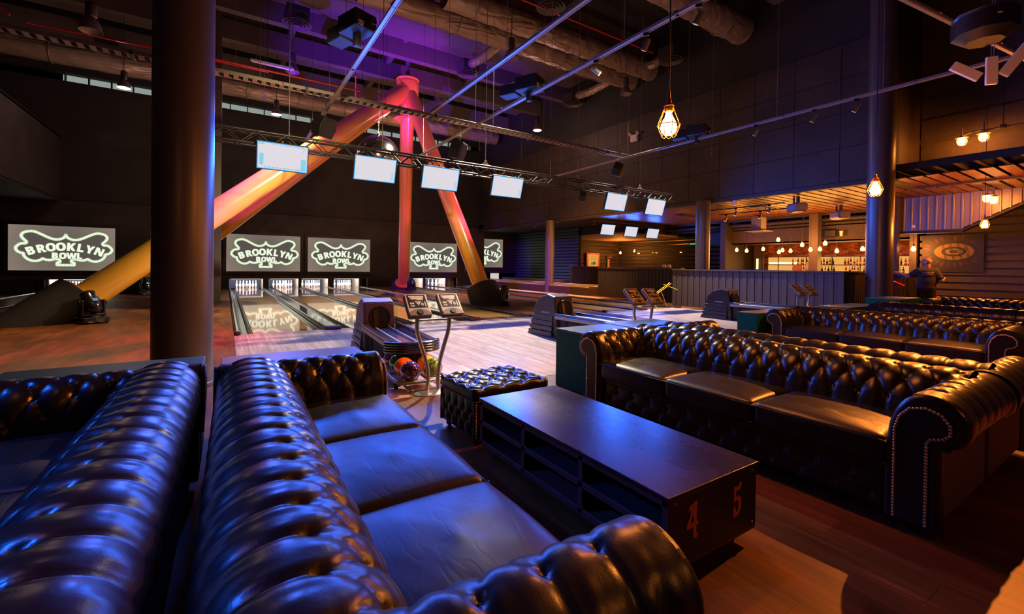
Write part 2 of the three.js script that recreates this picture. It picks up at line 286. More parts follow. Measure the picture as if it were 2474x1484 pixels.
for (const [x, y] of [[14.6, 0.40], [15.3, 0.42], [16.1, 0.44]]) single('raised_lane_rail', ['pale rail on the edge of the raised brown platform, lowest of the three', 'pale middle rail on the raised brown platform', 'pale rail on the raised brown platform, topmost of the three'][y < 0.41 ? 0 : y < 0.43 ? 1 : 2], 'rail', RB(0.22, 0.06, 12, 0.02, 0, 0, -6), phy(L3(0.5, 0.36, 0.17), 0.2, { clearcoat: 1 }), [x, y - 0.01, -15.9]);

// ---------------------------------------------------------------- pin decks and pins
const pinGeo = lathe([[0.0001, 0], [0.026, 0], [0.029, 0.008], [0.036, 0.04], [0.05, 0.085], [0.0595, 0.115], [0.058, 0.15], [0.048, 0.19], [0.034, 0.225], [0.0245, 0.254], [0.023, 0.27], [0.0255, 0.30], [0.031, 0.335], [0.032, 0.35], [0.028, 0.368], [0.017, 0.38], [0.0001, 0.383]], 18);
const bandGeo = [0.252, 0.274].map((y) => new THREE.TorusGeometry(0.0242, 0.0035, 5, 18).rotateX(Math.PI / 2).translate(0, y, 0));
let pinProto = null;
function pins(cx, where) {
  for (let r = 0; r < 4; r++) for (let k = 0; k <= r; k++) {
    const pos = [cx + (k - r / 2) * 0.3048, 0.001, -28.0 - r * 0.264];
    const label = 'white bowling pin, ' + [['head pin'], ['left in second row', 'right in second row'], ['left in third row', 'middle of third row', 'right in third row'], ['leftmost of back row', 'second of back row', 'third of back row', 'rightmost of back row']][r][k] + ', ' + where, group = 'pins on the ' + where;
    if (!pinProto) { pinProto = thing('bowling_pin', label, 'bowling pin', pos, 0, group); part(pinProto, 'pin_body', pinGeo, M.pinWhite); for (const g of bandGeo) part(pinProto, 'neck_band', g, M.red, 'red neck band'); }
    else copy(pinProto, label, pos, 0, group);
  }
}
function pit(a, b, light = 1) {
  const t = structure('pin_deck'), c = (a + b) / 2, w = b - a;
  part(t, 'back_curtain', uvm(BB(a, b, -0.1, 0.7, -29.55, -29.5)), std(L3(0.03, 0.04, 0.07), 0.7));
  for (const x of [a - 0.1, b]) part(t, 'kickback_wall', uvm(BB(x, x + 0.1, -0.12, 0.9, -29.5, ZW - 0.2)), std(L3(0.5, 0.43, 0.34), 0.5));
  part(t, 'pit_roof', BB(a, b, 0.72, 0.8, -29.5, ZW - 0.2), M.wallDark);
  part(t, 'light_strip', BB(a + 0.1, b - 0.1, 0.475, 0.495, ZW - 0.26, ZW - 0.21), glow(L3(1, 0.86, 0.72), 1.3));
  rectLight(L3(1, 0.93, 0.95), LIGHT.pit * light, w - 0.25, 0.12, [c, 0.66, ZW - 0.28], [c, 0.2, -28.7]);
}
const seen = [[0.985, 'leftmost near lane'], [2.777, 'second near lane'], [4.29, 'third near lane'], [6.09, 'fourth near lane'], [12.22, 'far lane by right leg'], [-5.87, 'far left lane']];
for (const [x, w] of seen) pins(x, w);
for (const [a, b] of [masks[1], masks[2], masks[3], masks[4], masks[5], masks[7], masks[8]]) pit(a, b);
for (const [a, b] of [masks[0], masks[6], masks[9]]) { const t = structure('ball_door'); part(t, 'door_panel', uvm(BB(a, b, -0.1, 0.5, ZW - 0.6, ZW - 0.55)), std(L3(0.2, 0.24, 0.22), 0.4)); part(t, 'door_frame', BB(b - 0.05, b, 0, 0.5, ZW - 0.12, ZW), std(L3(0.4, 0.38, 0.33), 0.5)); }

// ---------------------------------------------------------------- projection screens with the marquee sign
const H = [[0, -0.86], [-0.035, -0.72], [-0.12, -0.62], [-0.22, -0.60], [-0.34, -0.68], [-0.5, -0.86], [-0.62, -0.98], [-0.72, -1.0], [-0.83, -0.93], [-0.885, -0.78], [-0.86, -0.62], [-0.80, -0.48], [-0.785, -0.40], [-0.815, -0.34], [-0.87, -0.34], [-0.93, -0.28], [-0.99, -0.12], [-0.97, 0.04], [-0.91, 0.14], [-0.845, 0.18], [-0.835, 0.28], [-0.79, 0.43], [-0.70, 0.55], [-0.60, 0.58], [-0.51, 0.52], [-0.465, 0.45], [-0.40, 0.51], [-0.31, 0.52], [-0.22, 0.47], [-0.145, 0.48], [-0.12, 0.56], [-0.125, 0.64]];
const tail = [[-0.175, 0.66], [-0.175, 0.79], [0, 0.79]];
const logoTex = canvasTex(1024, 576, (c, w, h) => {
  c.fillStyle = '#6a605a'; c.fillRect(0, 0, w, h);
  const gr = c.createRadialGradient(w / 2, h / 2, 100, w / 2, h / 2, 620); gr.addColorStop(0, '#635b56'); gr.addColorStop(1, '#8a7b6e'); c.fillStyle = gr; c.fillRect(0, 0, w, h);
  const X = (x) => w * 0.515 + x * w * 0.455, Y = (y) => h * 0.55 + y * h * 0.415;
  const curve = new THREE.SplineCurve(H.map((p) => new THREE.Vector2(X(p[0]), Y(p[1])))).getPoints(260).concat(tail.map((p) => new THREE.Vector2(X(p[0]), Y(p[1]))));
  const all = curve.concat(curve.slice(0, -1).reverse().map((p) => new THREE.Vector2(2 * X(0) - p.x, p.y)));
  const path = () => { c.beginPath(); all.forEach((p, i) => (i ? c.lineTo(p.x, p.y) : c.moveTo(p.x, p.y))); c.closePath(); };
  path(); c.fillStyle = '#574f4b'; c.fill(); c.lineJoin = 'round';
  c.lineWidth = 42; c.strokeStyle = '#5d7a4a'; path(); c.stroke(); c.lineWidth = 34; c.strokeStyle = '#cfe0b6'; path(); c.stroke();
  let acc = 0; c.fillStyle = '#fbfff4'; for (let i = 1; i < all.length; i++) { const d = all[i].distanceTo(all[i - 1]); let s = 0; while (acc + d - s >= 25) { s += 25 - acc; acc = 0; const k = s / d; c.beginPath(); c.arc(all[i - 1].x + (all[i].x - all[i - 1].x) * k, all[i - 1].y + (all[i].y - all[i - 1].y) * k, 10.5, 0, 7); c.fill(); } acc += d - s; }
  const letter = (ch, x, y, rot, size) => { c.save(); c.translate(X(x), Y(y)); c.rotate(rot); c.font = 'bold ' + size + 'px sans-serif'; c.textAlign = 'center'; c.textBaseline = 'middle'; c.lineWidth = 15; c.strokeStyle = '#5d7a4a'; c.strokeText(ch, 0, 0); c.lineWidth = 9; c.strokeStyle = '#e9f3d6'; c.strokeText(ch, 0, 0); c.fillStyle = '#f4fae6'; c.fillText(ch, 0, 0); c.restore(); };
  'BROOKLYN'.split('').forEach((ch, i) => { const u = (i - 3.5) / 3.5; letter(ch, u * 0.71, -0.21 + 0.25 * u * u, u * 0.36, 138 - 4 * Math.abs(u)); });
  'BOWL'.split('').forEach((ch, i) => letter(ch, [-0.225, -0.06, 0.12, 0.28][i], 0.29, 0, 100));
});
const mScreen = std(0x111111, 0.8, 0, { emissive: 0xffffff, emissiveMap: logoTex, emissiveIntensity: 1.0 });
function screen(x0, x1, y0, y1, z, label) {
  const w = x1 - x0, h = y1 - y0, t = thing('projection_screen', label, 'screen', [(x0 + x1) / 2, (y0 + y1) / 2, z]);
  part(t, 'screen_fabric', new THREE.PlaneGeometry(w, h).translate(0, 0, 0.03), mScreen, 'glowing picture of a bulb-studded marquee sign');
  for (const [a, b, c, d] of [[-w / 2 - 0.14, w / 2 + 0.14, h / 2, h / 2 + 0.14], [-w / 2 - 0.14, w / 2 + 0.14, -h / 2 - 0.14, -h / 2], [-w / 2 - 0.14, -w / 2, -h / 2, h / 2], [w / 2, w / 2 + 0.14, -h / 2, h / 2]]) part(t, 'frame_rail', BB(a, b, c, d, 0, 0.07), M.black);
  rectLight(L3(0.55, 0.5, 0.42), 0.45, w, h, [(x0 + x1) / 2, (y0 + y1) / 2, z + 0.05], [(x0 + x1) / 2, (y0 + y1) / 2, 0]);
}
screen(-7.79, -4.34, 0.905, 2.88, ZW + 0.02, 'screen with the marquee sign at the far left, partly behind the yellow leg');
screen(0.033, 3.54, 0.905, 2.87, ZW + 0.02, 'screen with the marquee sign above the leftmost near lane');
screen(3.932, 7.43, 0.905, 2.86, ZW + 0.02, 'screen with the marquee sign left of the upright yellow leg');
screen(9.825, 13.3, 0.905, 2.845, ZW + 0.02, 'screen with the marquee sign between the upright and the right yellow leg');
screen(13.7, 17.2, 1.27, 3.32, -27.95, 'screen with the marquee sign half hidden behind the wall corner');
const wallBack2 = structure('wall_rear', 'wall behind the raised platform'); part(wallBack2, 'wall_face', uvm(BB(15.45, 18.6, 0.86, 4.0, -28.2, -28)), M.wallDark); part(wallBack2, 'deck_light', BB(16.3, 17.0, 0.42, 0.84, -28.15, -28.1), glow(L3(0.8, 0.72, 0.62), 0.8));

// ---------------------------------------------------------------- ball returns
const hoodText = (bg) => lettering('Brunswick', 0.3, 0.075, '#b9aeb0', bg, 'bold $px serif');
function hood(t, body, front, tx) {                 // hood faces +z; the side profile is extruded along x
  const side = [[0.30, 0.0], [0.27, 0.40], [0.20, 0.76], [0.02, 0.80], [-0.2, 0.735], [-0.36, 0.60], [-0.42, 0.36]], low = [[-0.45, 0.34], [-0.52, 0.0]];
  const prof = [...side, ...low];
  const g = extrude(prof.map(([z, y]) => [z, y]), 0.40, 0.03); g.rotateY(-Math.PI / 2); g.translate(0.20, 0, 0);
  const hole = C(0.155, 0.155, 0.3, 28, 0, 0.505, 0.26, Math.PI / 2 + 0.12);
  part(t, 'hood_shell', g, body);
  part(t, 'ball_mouth_ring', new THREE.TorusGeometry(0.15, 0.016, 10, 32).rotateX(-0.19).translate(0, 0.56, 0.305), M.hoodDark);
  part(t, 'ball_mouth', C(0.15, 0.15, 0.012, 32, 0, 0.56, 0.3, Math.PI / 2 - 0.19), M.inside, 'dark round ball opening');
  part(t, 'mouth_flap', RB(0.09, 0.24, 0.012, 0.004, -0.055, 0.55, 0.31, -0.19, 0.25), M.hoodDark);
  for (let k = 0; k < 4; k++) for (const s of [-1, 1]) part(t, 'side_rib', RB(0.03, 0.085, 0.66 + k * 0.03, 0.012, s * (0.235 + 0.01 * k), 0.36 - k * 0.1, -0.12 - 0.012 * k), body);
  part(t, 'base_plate', RB(0.56, 0.03, 0.92, 0.01, 0, 0.015, -0.1), M.hoodDark);
  if (front !== body) { const o = [[-0.21, -0.2], [0.21, -0.2], [0.205, 0.15]]; for (let i = 1; i < 8; i++) o.push([0.205 - 0.41 * i / 8, 0.15 + 0.035 * Math.sin(Math.PI * i / 8)]); o.push([-0.205, 0.15]); part(t, 'front_panel', extrude(o, 0.014, 0.006).rotateX(-0.19).translate(0, 0.59, 0.272), front, 'purple front panel round the ball opening'); }
  for (const s of [-1, 1]) { const p = new THREE.PlaneGeometry(0.28, 0.07); part(t, 'maker_name', p.rotateY(s * Math.PI / 2).translate(s * 0.2325, 0.47, -0.03), std(0xffffff, 0.5, 0, { map: tx })); }
}
function ballReturn(pos, turn, label, body, front, tx) {
  const t = thing('ball_return', label, 'ball return', pos, turn), L = 1.75;
  hood(t, body, front, tx);
  const zc = 0.30 + L / 2;
  part(t, 'track_bed', RB(0.40, 0.03, L, 0.01, 0, 0.39, zc), phy(L3(0.05, 0.07, 0.16), 0.15, { clearcoat: 1, clearcoatRoughness: 0.1 }), 'glossy blue track bed');
  for (const s of [-1, 1]) { part(t, 'side_rail', RB(0.05, 0.07, L, 0.02, s * 0.25, 0.405, zc), M.galv); part(t, 'top_rail', RB(0.06, 0.035, L, 0.015, s * 0.25, 0.465, zc), M.blackGloss); part(t, 'ball_guide', bar([s * 0.1, 0.425, 0.3], [s * 0.1, 0.425, 0.3 + L], 0.012), M.steel); }
  const a = []; for (let i = 0; i <= 16; i++) { const k = -Math.PI / 2 + Math.PI * i / 16; a.push([Math.sin(k) * 0.31, 0.41, 0.26 + L + Math.cos(k) * 0.17]); }
  for (let k = 0; k < 4; k++) part(t, 'bumper_ring', tube(a.map(([x, y, z]) => [x, y - 0.045 + k * 0.03, z]), 0.024, 32, 8), M.blackGloss);
  part(t, 'bumper_pad', RB(0.5, 0.05, 0.2, 0.03, 0, 0.385, 0.24 + L + 0.04), M.blackGloss);
  part(t, 'support_leg', RB(0.12, 0.36, 0.14, 0.02, 0, 0.2, 0.18 + L), M.hoodDark); part(t, 'support_leg', RB(0.34, 0.36, 0.2, 0.02, 0, 0.2, 0.42), M.inside);
  part(t, 'under_panel', RB(0.3, 0.34, 0.85, 0.01, 0, 0.18, 0.75), M.inside);
  // ball rack on the floor
  for (const s of [-1, 1]) { part(t, 'rack_rail', tube([[s * 0.28, 0.1, 1.3], [s * 0.28, 0.1, 1.8], [s * 0.28, 0.1, 2.32], [s * 0.24, 0.1, 2.47], [0, 0.1, 2.5]], 0.022, 30, 8), M.galv); part(t, 'rack_rail', bar([s * 0.06, 0.1, 1.3], [s * 0.06, 0.1, 2.48], 0.016), M.galv); for (const z of [1.35, 2.32]) part(t, 'rack_foot', C(0.022, 0.022, 0.09, 10, s * 0.26, 0.045, z), M.rubber); }
  for (const z of [1.4, 1.95, 2.42]) part(t, 'rack_bar', bar([-0.28, 0.085, z], [0.28, 0.085, z], 0.013), M.galv);
  return t;
}
ballReturn([1.985, 0, -7.0], -0.07, 'ball return with purple-fronted hood and blue track, rack of bright balls below', M.hood, M.purpleHood, hoodText('#3c3432'));
ballReturn([5.47, 0, -6.86], 0, 'dark brown ball return left of the second green block', M.hoodBrown, M.hoodBrown, hoodText('#302725'));
ballReturn([11.45, 0, -7.0], 0, 'dark ball return farthest away, before the slatted low wall', M.hoodDark, M.hoodDark, hoodText('#1d1719'));

// balls with swirls and finger holes
function swirl(c1, c2, s) { return dataTex(256, 128, (u, v) => { const w = fbm(u * 6, v * 4, 6, 4, s, 4), k = Math.pow(Math.abs(Math.sin((u * 6 + w * 5) * Math.PI)), 3) * 0.7; return c1.map((a, i) => a * (1 - k) + c2[i] * k); }, true); }
const ballKinds = { purple: [[0.30, 0.13, 0.40], [0.46, 0.28, 0.52]], green: [[0.02, 0.42, 0.10], [0.2, 0.75, 0.25]], orange: [[0.95, 0.25, 0.02], [1, 0.45, 0.05]], violet: [[0.25, 0.10, 0.36], [0.42, 0.2, 0.45]], yellow: [[0.85, 0.6, 0.05], [0.95, 0.8, 0.2]], olive: [[0.42, 0.45, 0.03], [0.6, 0.62, 0.1]], red: [[0.55, 0.04, 0.05], [0.7, 0.15, 0.1]] };
let bi = 0; const ballMat = {}; for (const k in ballKinds) ballMat[k] = phy(0xffffff, 0.12, { map: swirl(...ballKinds[k], 200 + 7 * bi++), clearcoat: 1, clearcoatRoughness: 0.03 });
const ballGeo = S(0.109, 0, 0, 0, 40, 28), holeGeo = [[-0.016, 0.02], [0.016, 0.02], [0, -0.02]].map(([a, b], i) => C(0.0125 + (i === 2 ? 0.002 : 0), 0.0125, 0.004, 14, a, 0.107, b));
const mBallLogo = std(0xffffff, 0.3, 0, { map: canvasTex(256, 192, (c, w, h) => { c.fillStyle = '#3f2350'; c.fillRect(0, 0, w, h); c.strokeStyle = '#e0a9a0'; c.fillStyle = '#e0a9a0'; c.lineWidth = 7; c.font = 'italic bold 62px serif'; c.textAlign = 'center'; c.save(); c.rotate(-0.12); c.fillText('Viz-A', 115, 92); c.fillText('Ball', 110, 150); c.restore(); c.beginPath(); c.arc(150, 160, 18, 0.4, 5); c.stroke(); }) });
function ball(x, y, z, kind, label, turn, logo) {
  const t = thing('bowling_ball', label, 'bowling ball', [x, y, z], turn); part(t, 'ball_shell', ballGeo, ballMat[kind]);
  for (const g of holeGeo) { const h = part(t, 'finger_hole', g, M.inside); h.rotation.set(0.5, 0, 0.4); }
  if (logo) { const g = new THREE.SphereGeometry(0.1093, 12, 10, Math.PI / 2 - 0.36, 0.72, Math.PI / 2 - 0.33, 0.6); part(t, 'ball_print', g, mBallLogo, 'pale swirly lettering'); }
}
ball(1.715, 0.205, -5.30, 'purple', 'dusty purple bowling ball, farthest back on the near side of the rack', 0.4);
ball(1.71, 0.205, -5.06, 'green', 'emerald green bowling ball between the dusty purple and the orange one', 1.4);
ball(1.69, 0.205, -4.82, 'orange', 'bright orange bowling ball in the rack', 2.2);
ball(1.68, 0.205, -4.59, 'violet', 'dark violet bowling ball with pale lettering at the front of the rack', 0.05, true);
ball(1.99, 0.205, -5.1, 'red', 'deep red bowling ball mostly hidden behind the orange one', 1);
ball(1.97, 0.205, -4.86, 'yellow', 'golden yellow bowling ball behind the console post', 2);
ball(1.955, 0.205, -4.63, 'olive', 'olive green bowling ball right of the console posts', 0.2);

// ---------------------------------------------------------------- twin scoring consoles
const keyTex = canvasTex(512, 512, (c, w, h) => {
  c.fillStyle = '#17110f'; c.fillRect(0, 0, w, h); c.fillStyle = '#d8cdbf';
  for (let r = 0; r < 4; r++) for (let k = 0; k < 12 - r; k++) { c.fillStyle = r === 3 && k < 4 ? '#a4262a' : '#d8cdbf'; c.fillRect(52 + r * 22 + k * 35, 46 + r * 44, 29, 34); }
  c.fillStyle = '#efe6d8'; for (let r = 0; r < 4; r++) for (let k = 0; k < 4 - r; k++) { c.beginPath(); c.arc(215 + r * 20 + k * 42, 270 + r * 42, 16, 0, 7); c.fill(); }
  for (let r = 0; r < 2; r++) for (let k = 0; k < 3; k++) c.fillRect(52 + k * 38, 300 + r * 40, 27, 26); c.fillRect(52, 420, 110, 28);
  for (let r = 0; r < 5; r++) c.fillRect(452, 270 + r * 42, 26, 28); for (const [x, y] of [[382, 330], [356, 372], [410, 372], [382, 414]]) { c.beginPath(); c.arc(x, y, 17, 0, 7); c.fill(); }
});
const mKeys = std(0xffffff, 0.35, 0, { map: keyTex }), mCase = std(L3(0.42, 0.33, 0.25), 0.4), mCaseDark = std(L3(0.13, 0.105, 0.095), 0.5);
function consoles(pos, turn, label, sp = 0.18) {
  const t = thing('scoring_console', label, 'console', pos, turn);
  part(t, 'base_plate', lathe([[0.0001, 0.03], [0.06, 0.032], [0.16, 0.022], [0.2, 0.008], [0.2, 0], [0.0001, 0]], 36).scale(1.25, 1, 0.8), M.steel);
  for (const s of [-1, 1]) {
    part(t, 'post', tube([[s * 0.065, 0.02, 0], [s * 0.055, 0.16, 0.0], [s * 0.075, 0.32, -0.005], [s * 0.13, 0.5, -0.015], [s * 0.172, 0.64, -0.015], [s * sp, 0.76, -0.005], [s * (sp - 0.005), 0.86, 0.01]], 0.022, 40, 12), M.steel);
    const hd = new THREE.Group(); hd.name = 'keypad_head'; hd.position.set(s * sp, 0.925, 0.0); hd.rotation.x = 0.75; t.add(hd);
    part(hd, 'case_back', RB(0.25, 0.05, 0.31, 0.02, 0, -0.02, 0), mCaseDark);
    part(hd, 'case_face', RB(0.24, 0.025, 0.30, 0.01, 0, 0.008, 0), mCase);
    const p = new THREE.PlaneGeometry(0.2, 0.185).rotateX(-Math.PI / 2); part(hd, 'key_panel', p.translate(0, 0.0215, -0.045), mKeys, 'black panel of pale keys');
    const arc = []; for (let i = 0; i <= 16; i++) { const k = Math.PI * i / 16; arc.push([Math.cos(k) * 0.115, Math.sin(k) * 0.085]); }
    part(hd, 'speaker_hump', extrude(arc, 0.012, 0.004).rotateX(-Math.PI / 2).translate(0, 0.014, 0.15), mCaseDark); part(hd, 'round_button', C(0.034, 0.03, 0.012, 24, 0, 0.035, 0.115), M.black);
  }
  part(t, 'cross_bar', bar([-sp, 0.77, -0.005], [sp, 0.77, -0.005], 0.013), M.steel);
}
consoles([1.87, 0, -4.42], -0.05, 'twin-headed scoring console in front of the bright bowling balls');
consoles([5.32, 0, -4.55], -0.1, 'twin-headed scoring console behind the second green block');
consoles([10.45, 0, -4.6], -0.2, 'smallest twin-headed scoring console, before the slatted low wall');
// ---------------------------------------------------------------- buttoned leather: displaced grids
const DU = 0.15, DV = 0.135;
const spw = (x, p) => Math.pow(Math.abs(Math.sin(Math.PI * x)), p);
// Puff height at u (along), w (rows below the top button row); o.rows = number of button rows
function puff(u, w, o) {
  const q = u / o.du, top = o.topFade ?? 1; let h;
  if (w < 0) h = spw(q, 0.4) * o.roll * top;
  else if (w <= o.rows - 1) h = Math.pow(Math.abs(Math.sin(Math.PI * (q + w / 2)) * Math.sin(Math.PI * (q - w / 2))), 0.36) * o.amp;
  else { const par = (o.rows - 1) % 2 ? 0.5 : 0; h = spw(q + par, 0.55) * o.amp * 0.85; }
  if (w >= 0 && w < 0.7) { const k = w / 0.7; h = h * k + spw(q, 0.6) * (o.roll * (1 - k) + o.amp * k) * (1 - k) ; }
  return h;
}
function buttonsAt(L, o) { const r = []; for (let k = 0; k < o.rows; k++) for (let j = -40; j <= 40; j++) { const u = (j + (k % 2) / 2) * o.du; if (Math.abs(u) < L / 2 - (o.ends ? 0.08 : 0.02)) r.push([u, k]); } return r; }
// profile: [[a, y], ...] from the lower inside edge over the roll; returns geometry (u -> X) and the button spots
function tufted(profile, L, o) {
  const curve = new THREE.SplineCurve(profile.map((p) => new THREE.Vector2(...p))), N = o.nv ?? 84, P = curve.getSpacedPoints(N), T = [], len = curve.getLength();
  for (let i = 0; i <= N; i++) { const a = P[Math.max(0, i - 1)], b = P[Math.min(N, i + 1)], t = b.clone().sub(a).normalize(); T.push(new THREE.Vector2(t.y, -t.x)); }   // normal, outward
  const nu = Math.round(L / o.du * (o.seg ?? 14)), pos = [], uv = [], idx = [], btn = buttonsAt(L, o), s = o.flip ? -1 : 1;
  const at = (u, arc) => {
    const w = (o.vTop - arc) / o.dv; let h = puff(u, w, o), f = arc / len;
    if (arc > o.vTop) h *= 1 - 0.9 * Math.pow(Math.max(0, (arc - o.vTop) / (len - o.vTop)), 1.1);
    h *= Math.min(1, arc / 0.03);
    const edge = (L / 2 - Math.abs(u)) / 0.03; if (o.edges && edge < 1) h *= Math.max(0, edge);
    if (o.ends) { const e = L / 2 - Math.abs(u), k = Math.min(1, Math.max(0, (e - o.ends * 0.75) / 0.03)); h = h * k + 0.019 * (1 - k); }
    let dip = 0; for (const [bu, k] of btn) { const du = u - bu, dvv = arc - (o.vTop - k * o.dv), r2 = du * du + dvv * dvv; if (r2 < 0.004) dip += Math.exp(-r2 / 0.00022) * 0.012; }
    const wr = (vnoise(u * 38 + 60, arc * 16, 512, 512, 77) - 0.5) * 0.0045 * Math.min(1, h / 0.01);
    return h - dip + wr;
  };
  for (let i = 0; i <= N; i++) { const arc = len * i / N; for (let j = 0; j <= nu; j++) { const u = -L / 2 + L * j / nu, h = at(u, arc), n = T[i]; pos.push(u, P[i].y + n.y * h * s, (P[i].x + n.x * h * s)); uv.push(u, arc); } }
  for (let i = 0; i < N; i++) for (let j = 0; j < nu; j++) { const a = i * (nu + 1) + j, b = a + 1, c = a + nu + 1, d = c + 1; o.flip ? idx.push(a, c, b, b, c, d) : idx.push(a, b, c, b, d, c); }
  const g = new THREE.BufferGeometry(); g.setAttribute('position', new THREE.Float32BufferAttribute(pos, 3)); g.setAttribute('uv', new THREE.Float32BufferAttribute(uv, 2)); g.setIndex(idx); g.computeVertexNormals();
  const spots = btn.map(([u, k]) => { const arc = o.vTop - k * o.dv, i = Math.max(0, Math.min(N, Math.round(arc / len * N))), h = at(u, arc) + 0.003; return { p: [u, P[i].y + T[i].y * h * s, P[i].x + T[i].x * h * s], n: [0, T[i].y * s, T[i].x * s] }; });
  return { g, spots, len };
}
const buttonGeo = S(0.0105, 0, 0, 0, 12, 8).scale(1, 0.55, 1);
function addButtons(parent, spots, m4) {
  for (const { p, n } of spots) { const b = part(parent, 'button', buttonGeo, M.button), d = V(...n), c = V(...p); if (m4) { c.applyMatrix4(m4); d.transformDirection(m4); } b.position.copy(c); b.quaternion.setFromUnitVectors(UP, d); }
}
// sofa frame: X along the length, +Z to the front, y up; front face z = 0, back z = -0.97
const backProfile = [[-0.50, 0.38], [-0.525, 0.46], [-0.55, 0.55], [-0.60, 0.645], [-0.675, 0.715], [-0.77, 0.742], [-0.865, 0.722], [-0.93, 0.66], [-0.948, 0.585], [-0.92, 0.52], [-0.87, 0.488], [-0.83, 0.482]];
const armProfile = [[0.0, 0.36], [0.01, 0.46], [0.022, 0.55], [0.05, 0.63], [0.10, 0.69], [0.165, 0.71], [0.235, 0.69], [0.285, 0.64], [0.30, 0.58], [0.285, 0.525], [0.24, 0.49], [0.2, 0.48]];
const HALF = 1.08;
const backT = tufted(backProfile, 2 * HALF + 0.34, { du: DU, dv: DV, rows: 3, vTop: 0.45, amp: 0.025, roll: 0.02, flip: false });
const armT = tufted(armProfile.map(([s, y]) => [-s, y]), 0.93, { du: DU, dv: DV, rows: 3, vTop: 0.425, amp: 0.025, roll: 0.02, ends: 0.075 });
function cushionGeo(w, h, d, sd) {
  const g0 = new THREE.BoxGeometry(w, h, d, 30, 8, 30); g0.deleteAttribute('uv'); g0.deleteAttribute('normal'); const g = mergeVertices(g0), p = g.attributes.position, r = 0.035, uv = [];
  for (let i = 0; i < p.count; i++) {
    let x = p.getX(i), y = p.getY(i), z = p.getZ(i); const cx = Math.max(-w / 2 + r, Math.min(w / 2 - r, x)), cy = Math.max(-h / 2 + r, Math.min(h / 2 - r, y)), cz = Math.max(-d / 2 + r, Math.min(d / 2 - r, z));
    const dx = x - cx, dy = y - cy, dz = z - cz, l = Math.hypot(dx, dy, dz) || 1; if (dx || dy || dz) { x = cx + dx / l * r; y = cy + dy / l * r; z = cz + dz / l * r; }
    const k = Math.max(0, 1 - (2 * x / w) ** 2) ** 0.7 * Math.max(0, 1 - (2 * z / d) ** 2) ** 0.7, n = fbm(x * 5 + sd, z * 9 + sd * 3, 512, 512, 13 + sd, 3) - 0.5, n2 = Math.abs(fbm(x * 7 + z * 5 + sd, z * 3 - x * 2, 512, 512, 29 + sd, 2) - 0.5);
    if (y > 0) y += (0.036 + 0.012 * n + 0.002 * n2) * k; if (Math.abs(z) > d / 2 - 0.02) z += Math.sign(z) * 0.012 * Math.max(0, 1 - (2 * x / w) ** 2);
    p.setXYZ(i, x, y, z); uv.push(x + sd, z + y * 1.3);
  }
  g.setAttribute('uv', new THREE.Float32BufferAttribute(uv, 2)); g.computeVertexNormals(); return g;
}
const cushW = 2 * HALF / 3 - 0.006, cushH = 0.155, cushD = 0.60;
const cushions = [1, 2, 3].map((s) => cushionGeo(cushW, cushH, cushD, s));
const pipeLoop = (w, d, y, r = 0.0055) => tube([[-w / 2 + 0.03, y, d / 2], [w / 2 - 0.03, y, d / 2], [w / 2, y, d / 2 - 0.03], [w / 2, y, -d / 2 + 0.03], [w / 2 - 0.03, y, -d / 2], [-w / 2 + 0.03, y, -d / 2], [-w / 2, y, -d / 2 + 0.03], [-w / 2, y, d / 2 - 0.03]], r, 160, 6, true);
const pipeTop = pipeLoop(cushW - 0.012, cushD + 0.004, cushH / 2 - 0.022), pipeLow = pipeLoop(cushW - 0.012, cushD + 0.004, -cushH / 2 + 0.02);
// tufted lower front rail
function flatTuft(w, h, du, rows, dv, vTop, amp, seg = 12) { return tufted([[0, 0], [0.0001, h * 0.25], [0, h * 0.5], [0.0001, h * 0.75], [0, h]].map(([a, b]) => [a, b]), w, { du, dv, rows, vTop, amp, roll: amp * 0.8, nv: 26, seg, edges: true }); }
const railT = flatTuft(2 * HALF, 0.24, 0.18, 2, 0.09, 0.155, 0.02);
// scroll-shaped arm fronts
const scroll = (o) => { const roll = new THREE.SplineCurve(armProfile.map(([s, y]) => new THREE.Vector2(s, y))).getPoints(40).map((p) => [p.x, p.y]), c = [0.155, 0.575]; const q = roll.map(([x, y]) => { const d = Math.hypot(x - c[0], y - c[1]) || 1; return y > 0.5 || x > 0.2 ? [x + (x - c[0]) / d * o, y + (y - c[1]) / d * o] : [x - o, y]; }); return [[-o, 0.06], ...q, [0.2 + o, 0.475 - o], [0.2 + o, 0.06]]; };
const scrollFace = extrude(scroll(-0.012), 0.012, 0.03, [], 6), inner = [[0.035, 0.07], [0.035, 0.53], [0.055, 0.60], [0.095, 0.648], [0.16, 0.664], [0.215, 0.645], [0.248, 0.6], [0.25, 0.555], [0.22, 0.525], [0.18, 0.515], [0.162, 0.49], [0.162, 0.07]];
const scrollPanel = extrude(inner, 0.012, 0.006);
const studPath = inner.map((p) => V(p[0], p[1], 0)), studs = []; for (let i = 0, acc = 0; i < studPath.length - 1; i++) { const a = studPath[i], b = studPath[i + 1], d = a.distanceTo(b); let s = acc; while (s < d) { const p = a.clone().lerp(b, s / d); studs.push(S(0.0074, p.x, p.y, 0, 8, 6).scale(1, 1, 0.7)); s += 0.0165; } acc = s - d; }
const studGeo = join(studs);
const rollEndBack = extrude(scroll(0.004).filter(([, y]) => y > 0.3), 0.02, 0.004);
